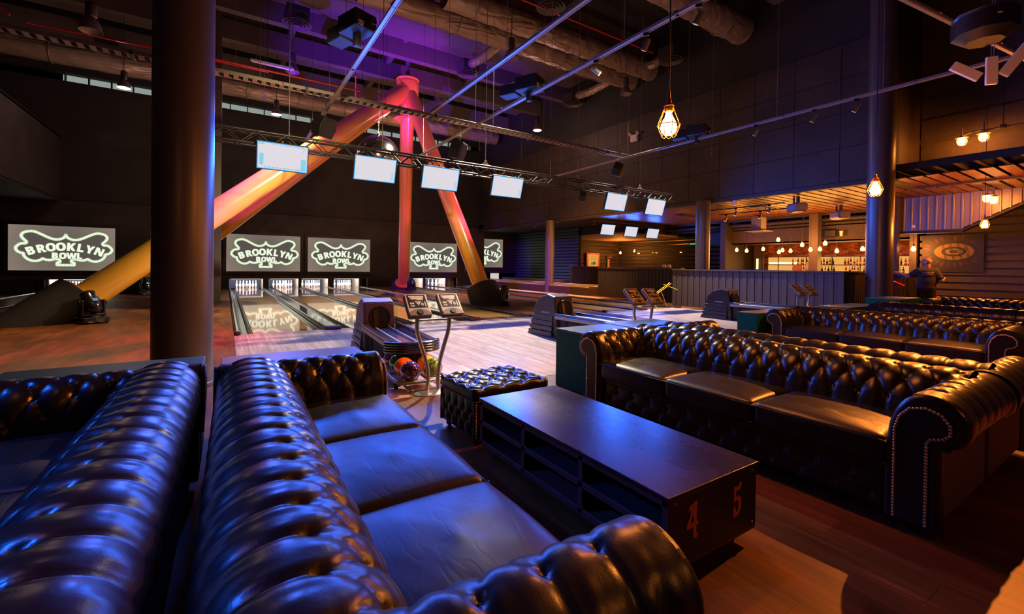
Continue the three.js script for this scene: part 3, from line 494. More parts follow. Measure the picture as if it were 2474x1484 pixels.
function makeSofa(label, pos, turn, group) {
  const t = thing('chesterfield_sofa', label, 'sofa', pos, turn, group);
  part(t, 'backrest', backT.g, M.leather); addButtons(t, backT.spots);
  part(t, 'back_panel', RB(2 * HALF + 0.36, 0.44, 0.06, 0.015, 0, 0.275, -0.87), M.cloth);
  for (const s of [-1, 1]) {
    const arm = new THREE.Group(); arm.name = 'armrest'; t.add(arm);
    // arm profile runs outward along x; its length runs along z
    const m = new THREE.Matrix4(); m.set(0, 0, -s, s * HALF, 0, 1, 0, 0, -s, 0, 0, -0.475, 0, 0, 0, 1);
    const g = armT.g.clone().applyMatrix4(m); if (m.determinant() < 0) { const ix = g.index.array; for (let i = 0; i < ix.length; i += 3) { const k = ix[i]; ix[i] = ix[i + 1]; ix[i + 1] = k; } } g.computeVertexNormals();
    part(arm, 'arm_roll', g, M.leather); addButtons(arm, armT.spots, m);
    const fix = (q) => { const k = q.clone(); if (s < 0) { k.scale(-1, 1, 1); const n = k.index ? k.toNonIndexed() : k; const a = n.attributes; for (const key of ['position', 'normal', 'uv']) { const arr = a[key].array, z = a[key].itemSize; for (let i = 0; i < arr.length; i += 3 * z) for (let c = 0; c < z; c++) { const x = arr[i + c]; arr[i + c] = arr[i + z + c]; arr[i + z + c] = x; } } n.translate(-HALF, 0, 0); return n; } return k.translate(HALF, 0, 0); };
    part(arm, 'arm_front', fix(scrollFace).translate(0, 0, -0.02), M.leather);
    part(arm, 'arm_front_panel', fix(scrollPanel).translate(0, 0, 0.026), M.leather);
    stuff(part(arm, 'nailheads', fix(studGeo).translate(0, 0, 0.044), M.brass));
    part(arm, 'arm_side', fix(RB(0.185, 0.42, 0.88, 0.012, 0.1, 0.27, -0.5)), M.cloth);
    part(arm, 'arm_back_cap', fix(rollEndBack).translate(0, 0, -0.965), M.leather);
  }
  for (let k = 0; k < 3; k++) {
    const c = part(t, 'seat_cushion', cushions[k], M.seat); c.position.set((k - 1) * (cushW + 0.006), 0.385, -0.27);
    part(c, 'piping', pipeTop, M.leather); part(c, 'piping', pipeLow, M.leather);
  }
  part(t, 'seat_deck', RB(2 * HALF, 0.075, 0.62, 0.03, 0, 0.285, -0.32), M.leather);
  const r = part(t, 'front_rail', railT.g.clone(), M.leather); r.position.set(0, 0.055, -0.025);
  const rm = new THREE.Matrix4().makeTranslation(0, 0.055, -0.025); addButtons(t, railT.spots, rm);
  part(t, 'rail_core', RB(2 * HALF, 0.22, 0.1, 0.01, 0, 0.165, -0.085), M.leather);
  for (const x of [-1.17, 1.17]) for (const z of [-0.06, -0.83]) part(t, 'foot', lathe([[0.0001, 0], [0.03, 0], [0.042, 0.03], [0.034, 0.06], [0.0001, 0.065]], 14).translate(x, 0, z), M.blackGloss);
  return t;
}
// the near seating: X of the sofa runs along the hall's depth (world z)
const zc = -1.97, sofas = 'black button-tufted sofas';
const TL = Math.PI / 2, TR = -Math.PI / 2;                        // TL faces +x, TR faces -x
const sofa0 = makeSofa('black tufted leather sofa in the foreground centre, its seats facing the dark coffee table', [0.90, 0, zc], TL - 0.012, sofas);
const sofaCopies = [
  [[-1.08, 0, zc - 0.12], TR - 0.012, 'black tufted leather sofa at the lower left corner, backing onto the central foreground one'],
  [[3.0, 0, zc], TR, 'black tufted leather sofa right of the coffee table, orange light on its seat'],
  [[4.98, 0, zc], TL, 'black leather sofa backing onto the one right of the coffee table, mostly hidden'],
  [[7.3, 0, zc - 0.42], TR, 'black tufted leather sofa in the middle distance beside the orange-topped green block'],
  [[11.6, 0, zc - 0.2], TL, 'black leather sofa seen from behind as one long smooth roll'],
  [[13.9, 0, zc - 0.25], TR, 'farthest black tufted leather sofa, in front of the standing person'],
];
for (const [p, r, l] of sofaCopies) copy(sofa0, l, p, r, sofas);

// ---------------------------------------------------------------- ottoman
function boxTuftLid(w, h, d, du, dv, amp) {
  const g0 = new THREE.BoxGeometry(w, h, d, 84, 8, 72); g0.deleteAttribute('uv'); g0.deleteAttribute('normal'); const g = mergeVertices(g0), p = g.attributes.position, r = 0.04, uv = [], btn = [];
  for (let j = -2; j <= 2; j++) for (let i = -3; i <= 3; i++) { const x = (i + (j & 1 ? 0.5 : 0)) * du, z = j * dv / 2 * 2 * 0.5 * 2; if (Math.abs(x) < w / 2 - 0.07 && Math.abs(z) < d / 2 - 0.06) btn.push([x, z]); }
  for (let i = 0; i < p.count; i++) {
    let x = p.getX(i), y = p.getY(i), z = p.getZ(i); const cx = Math.max(-w / 2 + r, Math.min(w / 2 - r, x)), cy = Math.max(-h / 2 + r, Math.min(h / 2 - r, y)), cz = Math.max(-d / 2 + r, Math.min(d / 2 - r, z)), dx = x - cx, dy = y - cy, dz = z - cz, l = Math.hypot(dx, dy, dz) || 1;
    uv.push(x, z + y); const q = x / du, s = z / dv; let pf = Math.pow(Math.abs(Math.sin(Math.PI * (q + s) / 1) * Math.sin(Math.PI * (q - s) / 1)), 0.4);
    const a = (q + s), b = (q - s); pf = Math.pow(Math.abs(Math.sin(Math.PI * (a) / 2 * 1) * Math.sin(Math.PI * (b) / 2 * 1)), 0.45);
    if (dx || dy || dz) { x = cx + dx / l * r; y = cy + dy / l * r; z = cz + dz / l * r; }
    if (y > -h / 2 + 0.03) { let dip = (1 - pf) * amp; for (const [bx, bz] of btn) { const r2 = (x - bx) ** 2 + (z - bz) ** 2; if (r2 < 0.006) dip += Math.exp(-r2 / 0.0004) * 0.014; } const k = Math.min(1, Math.min(w / 2 - Math.abs(x), d / 2 - Math.abs(z)) / 0.05 + 0.35); y -= dip * Math.max(0, k) * (y > 0 ? 1 : 0.3); }
    p.setXYZ(i, x, y, z);
  }
  g.setAttribute('uv', new THREE.Float32BufferAttribute(uv, 2)); g.computeVertexNormals(); return g;
}
{
  const t = thing('ottoman', 'buttoned black leather footstool box at the far end of the coffee table', 'ottoman', [1.90, 0, -3.2], 0.03), w = 0.70, d = 0.58;
  part(t, 'box_core', RB(w - 0.03, 0.27, d - 0.03, 0.01, 0, 0.19, 0), M.leather);
  for (const [a, len] of [[0, w], [Math.PI / 2, d], [Math.PI, w], [-Math.PI / 2, d]]) {
    const q = flatTuft(len - 0.02, 0.27, 0.115, 3, 0.075, 0.2, 0.02), off = (a % Math.PI ? w : d) / 2 - 0.012, m = new THREE.Matrix4().makeRotationY(a).multiply(new THREE.Matrix4().makeTranslation(0, 0.06, off));
    part(t, 'side_panel', q.g.applyMatrix4(m), M.leather); addButtons(t, q.spots, m);
  }
  part(t, 'lid', boxTuftLid(w + 0.02, 0.11, d + 0.02, 0.095, 0.095, 0.028).translate(0, 0.385, 0), M.leather);
  part(t, 'lid_seam', RB(w + 0.008, 0.014, d + 0.008, 0.006, 0, 0.332, 0), M.leather);
  for (const x of [-1, 1]) for (const z of [-1, 1]) { part(t, 'corner_strip', RB(0.03, 0.27, 0.03, 0.008, x * (w / 2 - 0.012), 0.19, z * (d / 2 - 0.012)), M.leather); const st = []; for (let y = 0.07; y < 0.32; y += 0.016) st.push(S(0.0052, x * (w / 2 - 0.012) - 0, y, z * (d / 2 + 0.003), 7, 5)); stuff(part(t, 'nailheads', join(st), M.brass)); part(t, 'caster', S(0.03, x * (w / 2 - 0.06), 0.03, z * (d / 2 - 0.06), 12, 8), M.steelDark); }
}

// ---------------------------------------------------------------- steel coffee table with pigeonholes
{
  const x0 = -0.335, x1 = 0.335, L = 1.61, t = thing('coffee_table', 'low dark steel trolley table with open pigeonholes and orange numerals on its end', 'coffee table', [1.885, 0, -1.985], 0.0), h = 0.4, b = 0.075;
  part(t, 'table_top', RB(0.69, 0.022, L + 0.02, 0.004, 0, h - 0.011, 0), M.table);
  part(t, 'bottom_sheet', RB(0.67, 0.02, L, 0.004, 0, b, 0), M.tableFrame);
  for (const s of [-1, 1]) part(t, 'end_panel', RB(0.67, h - b - 0.02, 0.012, 0.003, 0, (h + b) / 2, s * (L / 2 - 0.004)), std(L3(0.035, 0.02, 0.045), 0.45, 0.4));
  part(t, 'mid_shelf', RB(0.66, 0.012, L - 0.02, 0.003, 0, 0.225, 0), M.inside); part(t, 'spine_panel', RB(0.01, h - b - 0.03, L - 0.02, 0.002, 0.05, 0.235, 0), M.inside);
  for (const k of [-1, 1]) part(t, 'inner_divider', RB(0.64, h - b - 0.03, 0.01, 0.002, 0, 0.235, k * L / 6), M.inside);
  for (const s of [-1, 1]) { const x = s * 0.331; for (const k of [-3, -1, 1, 3]) part(t, 'frame_upright', RB(0.012, h - b - 0.01, 0.034, 0.003, x, 0.235, k * (L - 0.03) / 6), M.tableFrame); for (const y of [0.088, 0.228, 0.366]) part(t, 'frame_rail', RB(0.012, 0.034, L, 0.003, x, y, 0), M.tableFrame); }
  const numTex = (n) => std(L3(0.8, 0.16, 0.06), 0.5);
  // blackletter-like numerals cut from sheet
  const five = [[-0.026, 0.09], [0.006, 0.088], [0.014, 0.1], [0.026, 0.104], [0.03, 0.094], [0.022, 0.083], [0.022, 0.074], [-0.012, 0.072], [-0.012, 0.045], [0.008, 0.05], [0.024, 0.036], [0.028, 0.014], [0.022, -0.012], [0.006, -0.03], [-0.012, -0.034], [-0.03, -0.03], [-0.03, 0.0], [-0.022, 0.012], [-0.014, 0.004], [-0.012, -0.012], [-0.002, -0.016], [0.006, -0.004], [0.009, 0.014], [0.002, 0.03], [-0.014, 0.034], [-0.026, 0.024]];
  const four = [[0.0, 0.1], [0.018, 0.108], [0.03, 0.1], [0.024, 0.088], [0.022, 0.03], [0.034, 0.028], [0.036, 0.016], [0.022, 0.014], [0.022, -0.014], [0.034, -0.024], [0.022, -0.036], [0.006, -0.028], [0.004, 0.012], [-0.034, 0.01], [-0.036, 0.024], [-0.012, 0.06], [-0.012, 0.084], [-0.026, 0.074], [-0.022, 0.09], [-0.008, 0.1], [0.002, 0.092], [0.004, 0.03], [-0.014, 0.03], [0.002, 0.062]];
  for (const [pts, x] of [[four, -0.175], [five, 0.17]]) { const g = extrude(pts, 0.003, 0.0006).scale(1.15, 1.15, 1).translate(x, 0.215, L / 2 + 0.002); part(t, 'numeral', g, numTex(), 'orange blackletter numeral'); }
  for (const x of [-0.27, 0.27]) for (const z of [-0.72, 0.72]) { part(t, 'caster_wheel', C(0.032, 0.032, 0.022, 18, x, 0.033, z, 0, 0, Math.PI / 2), M.rubber); part(t, 'caster_fork', RB(0.03, 0.035, 0.04, 0.006, x, 0.058, z), M.steelDark); }
  const bolt = S(0.006, 0, 0, 0, 8, 6); for (const x of [-0.3, 0.3]) for (const y of [0.11, 0.365]) { const q = part(t, 'bolt', bolt, M.steel); q.position.set(x, y, L / 2 + 0.004); }
}
// ---------------------------------------------------------------- green blocks behind the sofas
function block(x0, x1, z0, z1, h, label, top) {
  const t = thing('green_block', label, 'partition', [(x0 + x1) / 2, 0, (z0 + z1) / 2]), w = x1 - x0, d = z1 - z0;
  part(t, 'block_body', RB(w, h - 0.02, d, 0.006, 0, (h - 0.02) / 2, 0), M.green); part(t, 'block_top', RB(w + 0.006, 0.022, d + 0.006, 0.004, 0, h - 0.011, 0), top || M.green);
}
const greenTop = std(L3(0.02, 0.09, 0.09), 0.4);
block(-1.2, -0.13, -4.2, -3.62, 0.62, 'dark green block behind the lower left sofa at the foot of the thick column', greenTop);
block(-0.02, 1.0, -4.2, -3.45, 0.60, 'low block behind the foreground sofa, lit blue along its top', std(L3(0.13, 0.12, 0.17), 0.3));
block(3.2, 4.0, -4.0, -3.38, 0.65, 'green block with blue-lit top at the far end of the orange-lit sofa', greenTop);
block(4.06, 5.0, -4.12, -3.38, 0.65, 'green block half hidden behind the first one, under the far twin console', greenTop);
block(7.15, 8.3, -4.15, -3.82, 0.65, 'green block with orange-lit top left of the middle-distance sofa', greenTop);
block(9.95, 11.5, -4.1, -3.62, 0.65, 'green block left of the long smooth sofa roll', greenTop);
block(12.8, 14.2, -4.3, -3.65, 0.72, 'green block farthest right by the foot of the right column', greenTop);
// ---------------------------------------------------------------- columns
function column(x, z, r, y1, label) { const t = thing('column', label, 'column', [x, 0, z]); part(t, 'shaft', C(r, r, y1, 48, 0, y1 / 2, 0), M.column); part(t, 'foot_ring', lathe([[r - 0.01, 0], [r + 0.012, 0], [r + 0.012, 0.04], [r - 0.01, 0.05]], 48), M.column); return t; }
column(-0.385, -5.97, 0.275, 11.2, 'thick round dark column left of centre with a bright blue edge');
column(-0.52, -9.9, 0.24, 11.2, 'dark round column just behind the thick left column');
{ const t = thing('column', 'slim square brown column farthest behind the thick left column', 'column', [-0.36, 0, -18.8]); part(t, 'shaft', uvm(BB(-0.22, 0.22, 0, 11.2, -0.22, 0.22)), M.column); part(t, 'foot_trim', BB(-0.23, 0.23, 0, 0.04, -0.23, 0.23), M.steelDark); }
column(14.6, -18.9, 0.235, 3.84, 'slim round column standing at the brown riser beyond the right steel leg');
column(14.72, -9.9, 0.245, 3.84, 'blue-edged round column rising behind the slatted low wall');
column(14.62, -4.62, 0.295, 11.2, 'thick round column at the right in front of the bar');

// ---------------------------------------------------------------- four-legged yellow steel frame
{
  const A = [6.67, 9.08, -18.95], legs = [[-3.24, 0, -13.5], [-3.09, 0, -24.4], [8.6, 0, -24.75], [7.7, 0, -13.4]];
  const t = thing('steel_tripod', 'huge yellow tubular steel frame of four legs meeting under the ceiling', 'steel frame'), Av = V(...A);
  const say = ['long left front leg', 'long left back leg', 'upright back leg', 'right front leg'], rad = [0.32, 0.29, 0.31, 0.30];
  legs.forEach((p, i) => {
    const P = V(...p), d = Av.clone().sub(P).normalize(), sock = [0.78, 0.75, 0.4, 0.72][i], a = P.clone().addScaledVector(d, sock), b = Av.clone().addScaledVector(d, -0.1);
    const lg = new THREE.Group(); lg.name = 'leg'; lg.userData.label = say[i]; t.add(lg);
    part(lg, 'leg_tube', bar(a.toArray(), b.toArray(), rad[i], 40, rad[i] * (i < 2 ? 1.12 : 1)), M.yellow);
    const fl0 = C(rad[i] + 0.17, rad[i] + 0.17, 0.05, 40), q = new THREE.Quaternion().setFromUnitVectors(UP, d); fl0.applyQuaternion(q); const fp = a.clone().addScaledVector(d, 0.01); part(lg, 'base_flange', fl0.translate(fp.x, fp.y, fp.z), M.yellow);
    for (let k = 0; k < 8; k++) { const bo = C(0.022, 0.022, 0.05, 6, Math.cos(k * Math.PI / 4) * (rad[i] + 0.1), 0.045, Math.sin(k * Math.PI / 4) * (rad[i] + 0.1)); bo.applyQuaternion(q); part(lg, 'flange_bolt', bo.translate(fp.x, fp.y, fp.z), M.yellow); }
    // raking concrete socket: a slanted drum cut by the floor
    const R = [0.6, 0.58, 0.66, 0.56][i], dd = C(R * 1.04, R, sock + 1.6, 48); dd.applyQuaternion(q); const m = P.clone().addScaledVector(d, (sock - 1.6) / 2 - 0.02); dd.translate(m.x, m.y, m.z);
    const pp = dd.attributes.position; for (let k = 0; k < pp.count; k++) if (pp.getY(k) < 0) { const s = pp.getY(k) / d.y; pp.setXYZ(k, pp.getX(k) - d.x * s, 0, pp.getZ(k) - d.z * s); } dd.computeVertexNormals();
    part(lg, 'concrete_footing', uvm(dd), M.concrete, 'grey slanted concrete footing');
  });
  part(t, 'apex_node', S(0.46, ...A, 40, 28), M.yellow); part(t, 'apex_cone', lathe([[0.0001, -0.5], [0.46, -0.45], [0.47, 0.2], [0.44, 0.42], [0.0001, 0.42]], 40).translate(...A), M.yellow);
  part(t, 'apex_ring', lathe([[0.3, 0.33], [0.48, 0.33], [0.5, 0.37], [0.48, 0.42], [0.3, 0.42]], 40).translate(...A), M.yellow);
  part(t, 'collar_plate', lathe([[0.28, 7.45], [0.6, 7.62], [0.62, 7.66], [0.6, 7.7], [0.28, 7.72]], 40).translate(6.96, 0.35, -19.85), M.yellow); part(t, 'hanger_rod', bar([A[0], A[1] + 0.5, A[2]], [A[0], 11.2, A[2]], 0.09, 16), M.beam);
}
// ---------------------------------------------------------------- moving-head stage lights
function mover(pos, turn, tilt, label, lens, lit) {
  const t = thing('moving_head_light', label, 'stage light', pos, turn);
  part(t, 'base_box', RB(0.46, 0.11, 0.42, 0.03, 0, 0.085, 0), M.blackGloss); part(t, 'base_band', RB(0.462, 0.03, 0.43, 0.01, 0, 0.125, 0), M.black);
  for (const x of [-0.19, 0.19]) for (const z of [-0.16, 0.16]) part(t, 'foot', C(0.025, 0.03, 0.03, 10, x, 0.015, z), M.rubber);
  part(t, 'turntable', C(0.15, 0.14, 0.03, 28, 0, 0.155, 0), M.black); part(t, 'control_panel', RB(0.16, 0.05, 0.008, 0.003, 0.05, 0.085, 0.212), M.steelDark);
  const wt = canvasTex(256, 48, (c, w, h) => { c.fillStyle = '#0b0a0a'; c.fillRect(0, 0, w, h); c.fillStyle = '#d8d4d0'; c.font = 'bold 34px sans-serif'; c.textBaseline = 'middle'; c.fillText('mac', 8, 25); c.font = '26px sans-serif'; c.fillText('wash', 150, 25); }); part(t, 'printed_name', new THREE.PlaneGeometry(0.32, 0.05).translate(0, 0.055, 0.2125), std(0xffffff, 0.5, 0, { map: wt }));
  for (const s of [-1, 1]) part(t, 'yoke_arm', RB(0.06, 0.36, 0.17, 0.03, s * 0.185, 0.33, 0), M.blackGloss); part(t, 'yoke_base', RB(0.42, 0.07, 0.18, 0.03, 0, 0.19, 0), M.blackGloss);
  for (const s of [-1, 1]) part(t, 'pivot_cap', C(0.065, 0.055, 0.02, 24, s * 0.222, 0.44, 0, 0, 0, Math.PI / 2), M.hoodDark);
  const h = new THREE.Group(); h.name = 'lamp_head'; h.position.set(0, 0.44, 0); h.rotation.x = tilt; t.add(h);
  part(h, 'head_shell', lathe([[0.0001, -0.26], [0.07, -0.25], [0.115, -0.2], [0.14, -0.1], [0.148, 0.05], [0.14, 0.17], [0.125, 0.23], [0.118, 0.25]], 32), M.blackGloss);
  part(h, 'lens_ring', new THREE.TorusGeometry(0.118, 0.014, 10, 32).rotateX(Math.PI / 2).translate(0, 0.25, 0), M.black); part(h, 'lens', C(0.115, 0.1, 0.02, 32, 0, 0.245, 0), lit ? glow(lens, 0.9) : M.chrome);
  for (let k = 0; k < 3; k++) part(h, 'cooling_fin', RB(0.2, 0.012, 0.05, 0.004, 0, -0.17 + k * 0.04, 0.105), M.black); part(h, 'status_screen', RB(0.09, 0.07, 0.01, 0.003, 0, -0.02, 0.146), glow(L3(0.08, 0.28, 0.36), 0.8));
  return t;
}
mover([-2.42, 0, -12.98], 0.6, -0.75, 'moving-head stage light in front of the left conical footing', COL.purple, false);
mover([-2.65, 0, -23.0], 0.3, -0.5, 'moving-head stage light with purple lens at the far left footing', COL.purple, true);
mover([8.35, 0, -22.9], 0.5, -0.1, 'moving-head stage light with purple lens beside the upright yellow leg', COL.purple, true);
mover([8.05, 0, -12.9], 0.75, 0.1, 'moving-head stage light beside the right conical footing', COL.red, false);

// ---------------------------------------------------------------- slatted low walls, riser, stair panel, mural
function slatWall(name, label, x, z0, z1, y0, y1, facing, pitch, mat, back, gap = 0.5) {
  const t = thing(name, label, 'wall'), along = facing === 'x';
  const bx = (a, b, ya, yb, off0, off1) => (along ? BB(x + off0, x + off1, ya, yb, a, b) : BB(a, b, ya, yb, x - off1, x - off0));
  part(t, 'backing_board', uvm(bx(z0, z1, y0, y1 - 0.05, 0.03, 0.14)), back); part(t, 'top_ledge', uvm(bx(z0 - 0.01, z1 + 0.01, y1 - 0.05, y1, -0.05, 0.22)), M.slat);
  let a = z0; let k = 0; while (a < z1 - 0.02) { const w = Math.min(pitch * (k % 2 ? gap : 1), z1 - a); part(t, 'slat', uvm(bx(a + 0.006, a + w - 0.006, y0 + 0.01, y1 - 0.055, k % 2 ? 0.012 : 0, 0.03)), mat); a += w; k++; }
  return t;
}
slatWall('slatted_low_wall', 'dark slatted low wall with blue-lit ledge, beyond the yellow stand', 15.0, -15.6, -11.0, 0, 1.37, 'x', 0.12, M.slatDark, M.black);
slatWall('slatted_low_wall', 'purple-grey slatted low wall behind the farthest ball return', 13.95, -10.6, -5.15, 0, 1.34, 'x', 0.16, M.slat, M.black);
slatWall('slatted_low_wall', 'narrow dark end of the slatted wall left of the thick right column', -5.15, 14.1, 16.2, 0, 1.34, 'z', 0.09, M.slatDark, M.black);
slatWall('slatted_low_wall', 'blue-grey slatted wall panel behind the red handrail', 16.6, -6.2, -4.62, 0, 1.3, 'x', 0.22, M.slat, M.black);
slatWall('slatted_low_wall', 'dark narrow-slatted wall under the hand of the standing person', -4.6, 16.8, 19.0, 0, 1.3, 'z', 0.07, M.slatDark, M.black);
slatWall('slatted_low_wall', 'plain grey boarded low wall at the back, under the orange poster', -20.6, 17.6, 20.2, 0.36, 1.42, 'z', 0.1, M.slatDark, M.slatDark);
{ const t = thing('handrail', 'sloping red handrail by the thick right column', 'handrail', [16.2, 0, -5.0]); part(t, 'rail', bar([-0.3, 1.28, -0.15], [0.15, 0.94, 0.42], 0.03, 14), M.red); part(t, 'bracket', bar([-0.1, 1.1, 0.1], [0.2, 1.02, 0.1], 0.014), M.redDark); part(t, 'bracket', bar([0.1, 0.95, 0.36], [0.35, 0.9, 0.36], 0.014), M.redDark); }
// ribbed metal side of the stair
{
  const t = thing('ribbed_stair_panel', 'ribbed metal cladding on the side of the stair, warm light on its ribs', 'cladding'), x = 19.2;
  const bot = (z) => (z < -4.0 ? 2.7 : 2.7 + (z + 4.0) * 0.56);
  part(t, 'cladding_sheet', extrude([[5.7, 3.82], [5.7, 2.7], [4.0, 2.7], [1.9, 3.82]].map(([z, y]) => [z, y]), 0.06).rotateY(Math.PI / 2).translate(x, 0, 0), std(L3(0.2, 0.175, 0.17), 0.4, 0.5));
  for (let z = -5.6; z < -2.0; z += 0.2) { const b = bot(z); if (3.8 - b > 0.08) { part(t, 'rib', RB(0.05, 3.8 - b, 0.055, 0.015, x - 0.02, (3.8 + b) / 2, z), std(L3(0.26, 0.23, 0.21), 0.35, 0.6)); } }
  part(t, 'lower_channel', RB(0.12, 0.09, 1.75, 0.01, x, 2.66, -4.85), M.black); part(t, 'stair_stringer', bar([x, 2.66, -4.0], [x, 3.85, -1.85], 0.07, 4), M.black);
  part(t, 'wall_switch', RB(0.02, 0.09, 0.09, 0.005, x - 0.045, 2.85, -5.15), M.white, 'small white wall box');
}
const wallFar = structure('wall_far_right', 'dark plank-clad wall behind the stair');
part(wallFar, 'wall_face', uvm(BB(21.2, 21.4, 0, 4, -5.6, 4)), M.black);
for (let k = 0; k < 15; k++) part(wallFar, 'wall_plank', uvm(RB(0.05, 0.175, 9.4, 0.01, 21.18, 0.12 + k * 0.245, -0.8)), M.wallBrown);
part(wallFar, 'plank_return', uvm(BB(21.0, 21.2, 0, 4, -5.75, -5.55)), M.wallBrown);
// painted mural: a flat disc design
const muralTex = canvasTex(640, 512, (c, w, h) => {
  c.fillStyle = '#150907'; c.fillRect(0, 0, w, h); for (let i = 0; i < 26; i++) { const a = i / 26 * 6.283, r = 190 + 60 * hash(i, 2, 3); c.fillStyle = ['#3c0f0a', '#2a0a07', '#481410'][i % 3]; c.beginPath(); c.ellipse(w / 2 + Math.cos(a) * r * 1.25, h * 0.45 + Math.sin(a) * r * 0.8, 40, 16, a, 0, 7); c.fill(); }
  const el = (rx, ry, f) => { c.fillStyle = f; c.beginPath(); c.ellipse(w * 0.53, h * 0.45, rx, ry, 0, 0, 7); c.fill(); }; el(255, 150, '#0d0706'); el(205, 112, '#6e5222'); el(128, 66, '#0d0706'); el(92, 42, '#6e5222'); el(44, 22, '#0d0706'); el(17, 9, '#2a3448');
  c.strokeStyle = '#0d0706'; for (const x of [-110, -30, 50, 125]) for (const d of [0, 16]) { c.lineWidth = 7; c.beginPath(); c.moveTo(w * 0.53 + x + d - 22, h * 0.2); c.lineTo(w * 0.53 + x + d + 30, h * 0.7); c.stroke(); }
});
{ const t = thing('wall_mural', 'dark wall painting of a yellow striped disc on red flames', 'mural', [21.13, 2.0, -4.65]); const g = new THREE.PlaneGeometry(1.56, 1.3).rotateY(-Math.PI / 2); part(t, 'painted_board', BB(0.0, 0.03, -0.65, 0.65, -0.78, 0.78), M.black); part(t, 'painting', g.translate(-0.003, 0, 0), std(0xffffff, 0.6, 0, { map: muralTex })); }
{ const t = thing('fire_extinguisher', 'red fire extinguisher behind the standing person', 'fire extinguisher', [16.5, 0, -4.0]); part(t, 'cylinder', lathe([[0.0001, 0.35], [0.08, 0.35], [0.085, 0.4], [0.085, 1.15], [0.06, 1.22], [0.025, 1.25], [0.025, 1.3], [0.0001, 1.3]], 20), M.red); part(t, 'valve', RB(0.05, 0.08, 0.1, 0.01, 0, 1.32, 0.02), M.black); part(t, 'hose', tube([[0, 1.3, 0.06], [0.1, 1.2, 0.08], [0.11, 0.9, 0.04], [0.09, 0.7, 0]], 0.012), M.black); part(t, 'stand', C(0.12, 0.1, 0.35, 16, 0, 0.175, 0), M.black); }
// teal slatted wall beside the raised lanes
{ const t = structure('wall_side', 'dark teal slatted wall beside the raised platform'); part(t, 'wall_face', uvm(BB(18.4, 18.6, 0.36, 3.84, -28, -20.9)), M.black); for (let k = 0; k < 17; k++) part(t, 'wall_slat', uvm(RB(0.07, 0.15, 7.1, 0.02, 18.37, 0.5 + k * 0.2, -24.45)), M.teal); part(t, 'side_bench', RB(1.2, 0.2, 6.8, 0.03, 17.75, 0.46, -24.5), M.slat); }
{ const t = structure('wall_lounge', 'dark plank wall of the back lounge'); part(t, 'wall_face', uvm(BB(18.6, 33, 0, 4, -23.2, -23)), M.black); for (let k = 0; k < 13; k++) part(t, 'wall_plank', uvm(RB(k < 40 ? 14.2 : 0, 0.2, 0.06, 0.015, 25.8, 0.5 + k * 0.25, -22.98)), M.wallBrown); part(t, 'dropped_ceiling', uvm(BB(18.6, 30, 3.25, 3.35, -23, -17.2)), std(L3(0.5, 0.33, 0.26), 0.7)); part(t, 'dropped_fascia', uvm(BB(18.6, 30, 3.35, 4, -17.3, -17.2)), M.wallDark); part(t, 'dropped_fascia', uvm(BB(18.6, 18.7, 3.35, 4, -23, -17.2)), M.wallDark); }
// ---------------------------------------------------------------- score monitors on a truss
function lattice(label, x0, x1, y, z, s) {
  const t = thing('lighting_truss', label, 'truss', [0, 0, 0]), mT = std(L3(0.04, 0.036, 0.036), 0.4, 0.5);
  for (const dy of [0, s]) for (const dz of [0, -s]) part(t, 'truss_chord', bar([x0, y + dy, z + dz], [x1, y + dy, z + dz], 0.024, 10), mT);
  const n = Math.round((x1 - x0) / (s * 1.1)), dx = (x1 - x0) / n, g = bar([0, 0, 0], [dx, s, 0], 0.011, 6), g2 = bar([0, s, 0], [dx, 0, 0], 0.011, 6);
  for (let k = 0; k < n; k++) for (const dz of [0, -s]) { const b = part(t, 'truss_brace', k % 2 ? g2 : g, mT); b.position.set(x0 + k * dx, y, z + dz); }
  return t;
}
lattice('long dark lattice truss carrying the row of glowing score monitors', -0.3, 13.2, 3.70, -10.05, 0.24);
lattice('short dark lattice truss carrying the three distant score monitors', 15.4, 21.0, 3.52, -16.45, 0.2);
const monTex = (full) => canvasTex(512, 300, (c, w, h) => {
  c.fillStyle = '#39b4ff'; c.fillRect(0, 0, w, h); c.fillStyle = '#d9d4dd'; c.fillRect(9, 9, w - 18, h - 18);  // blue border is the screen's bloom, painted into the picture
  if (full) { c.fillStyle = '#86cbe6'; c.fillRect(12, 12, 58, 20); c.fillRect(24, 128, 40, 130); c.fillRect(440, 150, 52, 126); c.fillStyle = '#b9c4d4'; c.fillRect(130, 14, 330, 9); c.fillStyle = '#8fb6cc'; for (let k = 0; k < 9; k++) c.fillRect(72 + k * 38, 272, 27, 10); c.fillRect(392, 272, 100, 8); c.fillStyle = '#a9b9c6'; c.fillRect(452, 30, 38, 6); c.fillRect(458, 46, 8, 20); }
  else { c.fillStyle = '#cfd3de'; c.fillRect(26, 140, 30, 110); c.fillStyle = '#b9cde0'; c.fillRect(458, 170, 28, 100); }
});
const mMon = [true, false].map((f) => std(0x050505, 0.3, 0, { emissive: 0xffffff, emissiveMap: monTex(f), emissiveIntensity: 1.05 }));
function monitor(x, y, z, w, h, label, full, back) {
  const t = thing('score_monitor', label, 'monitor', [x, y, z]); t.rotation.x = 0.3;
  part(t, 'casing', RB(w + 0.03, h + 0.03, 0.06, 0.012, 0, 0, -0.035), M.black); part(t, 'display', new THREE.PlaneGeometry(w, h).translate(0, 0, 0.0), mMon[full ? 0 : 1], 'overexposed white picture with blue glow painted round its edge');
  part(t, 'wall_bracket', RB(0.18, 0.2, 0.1, 0.01, 0, 0.02, -0.11), M.steelDark); part(t, 'bracket_arm', bar([0, 0.06, -0.12], [0, 0.3, -0.2], 0.02), M.steelDark);
}
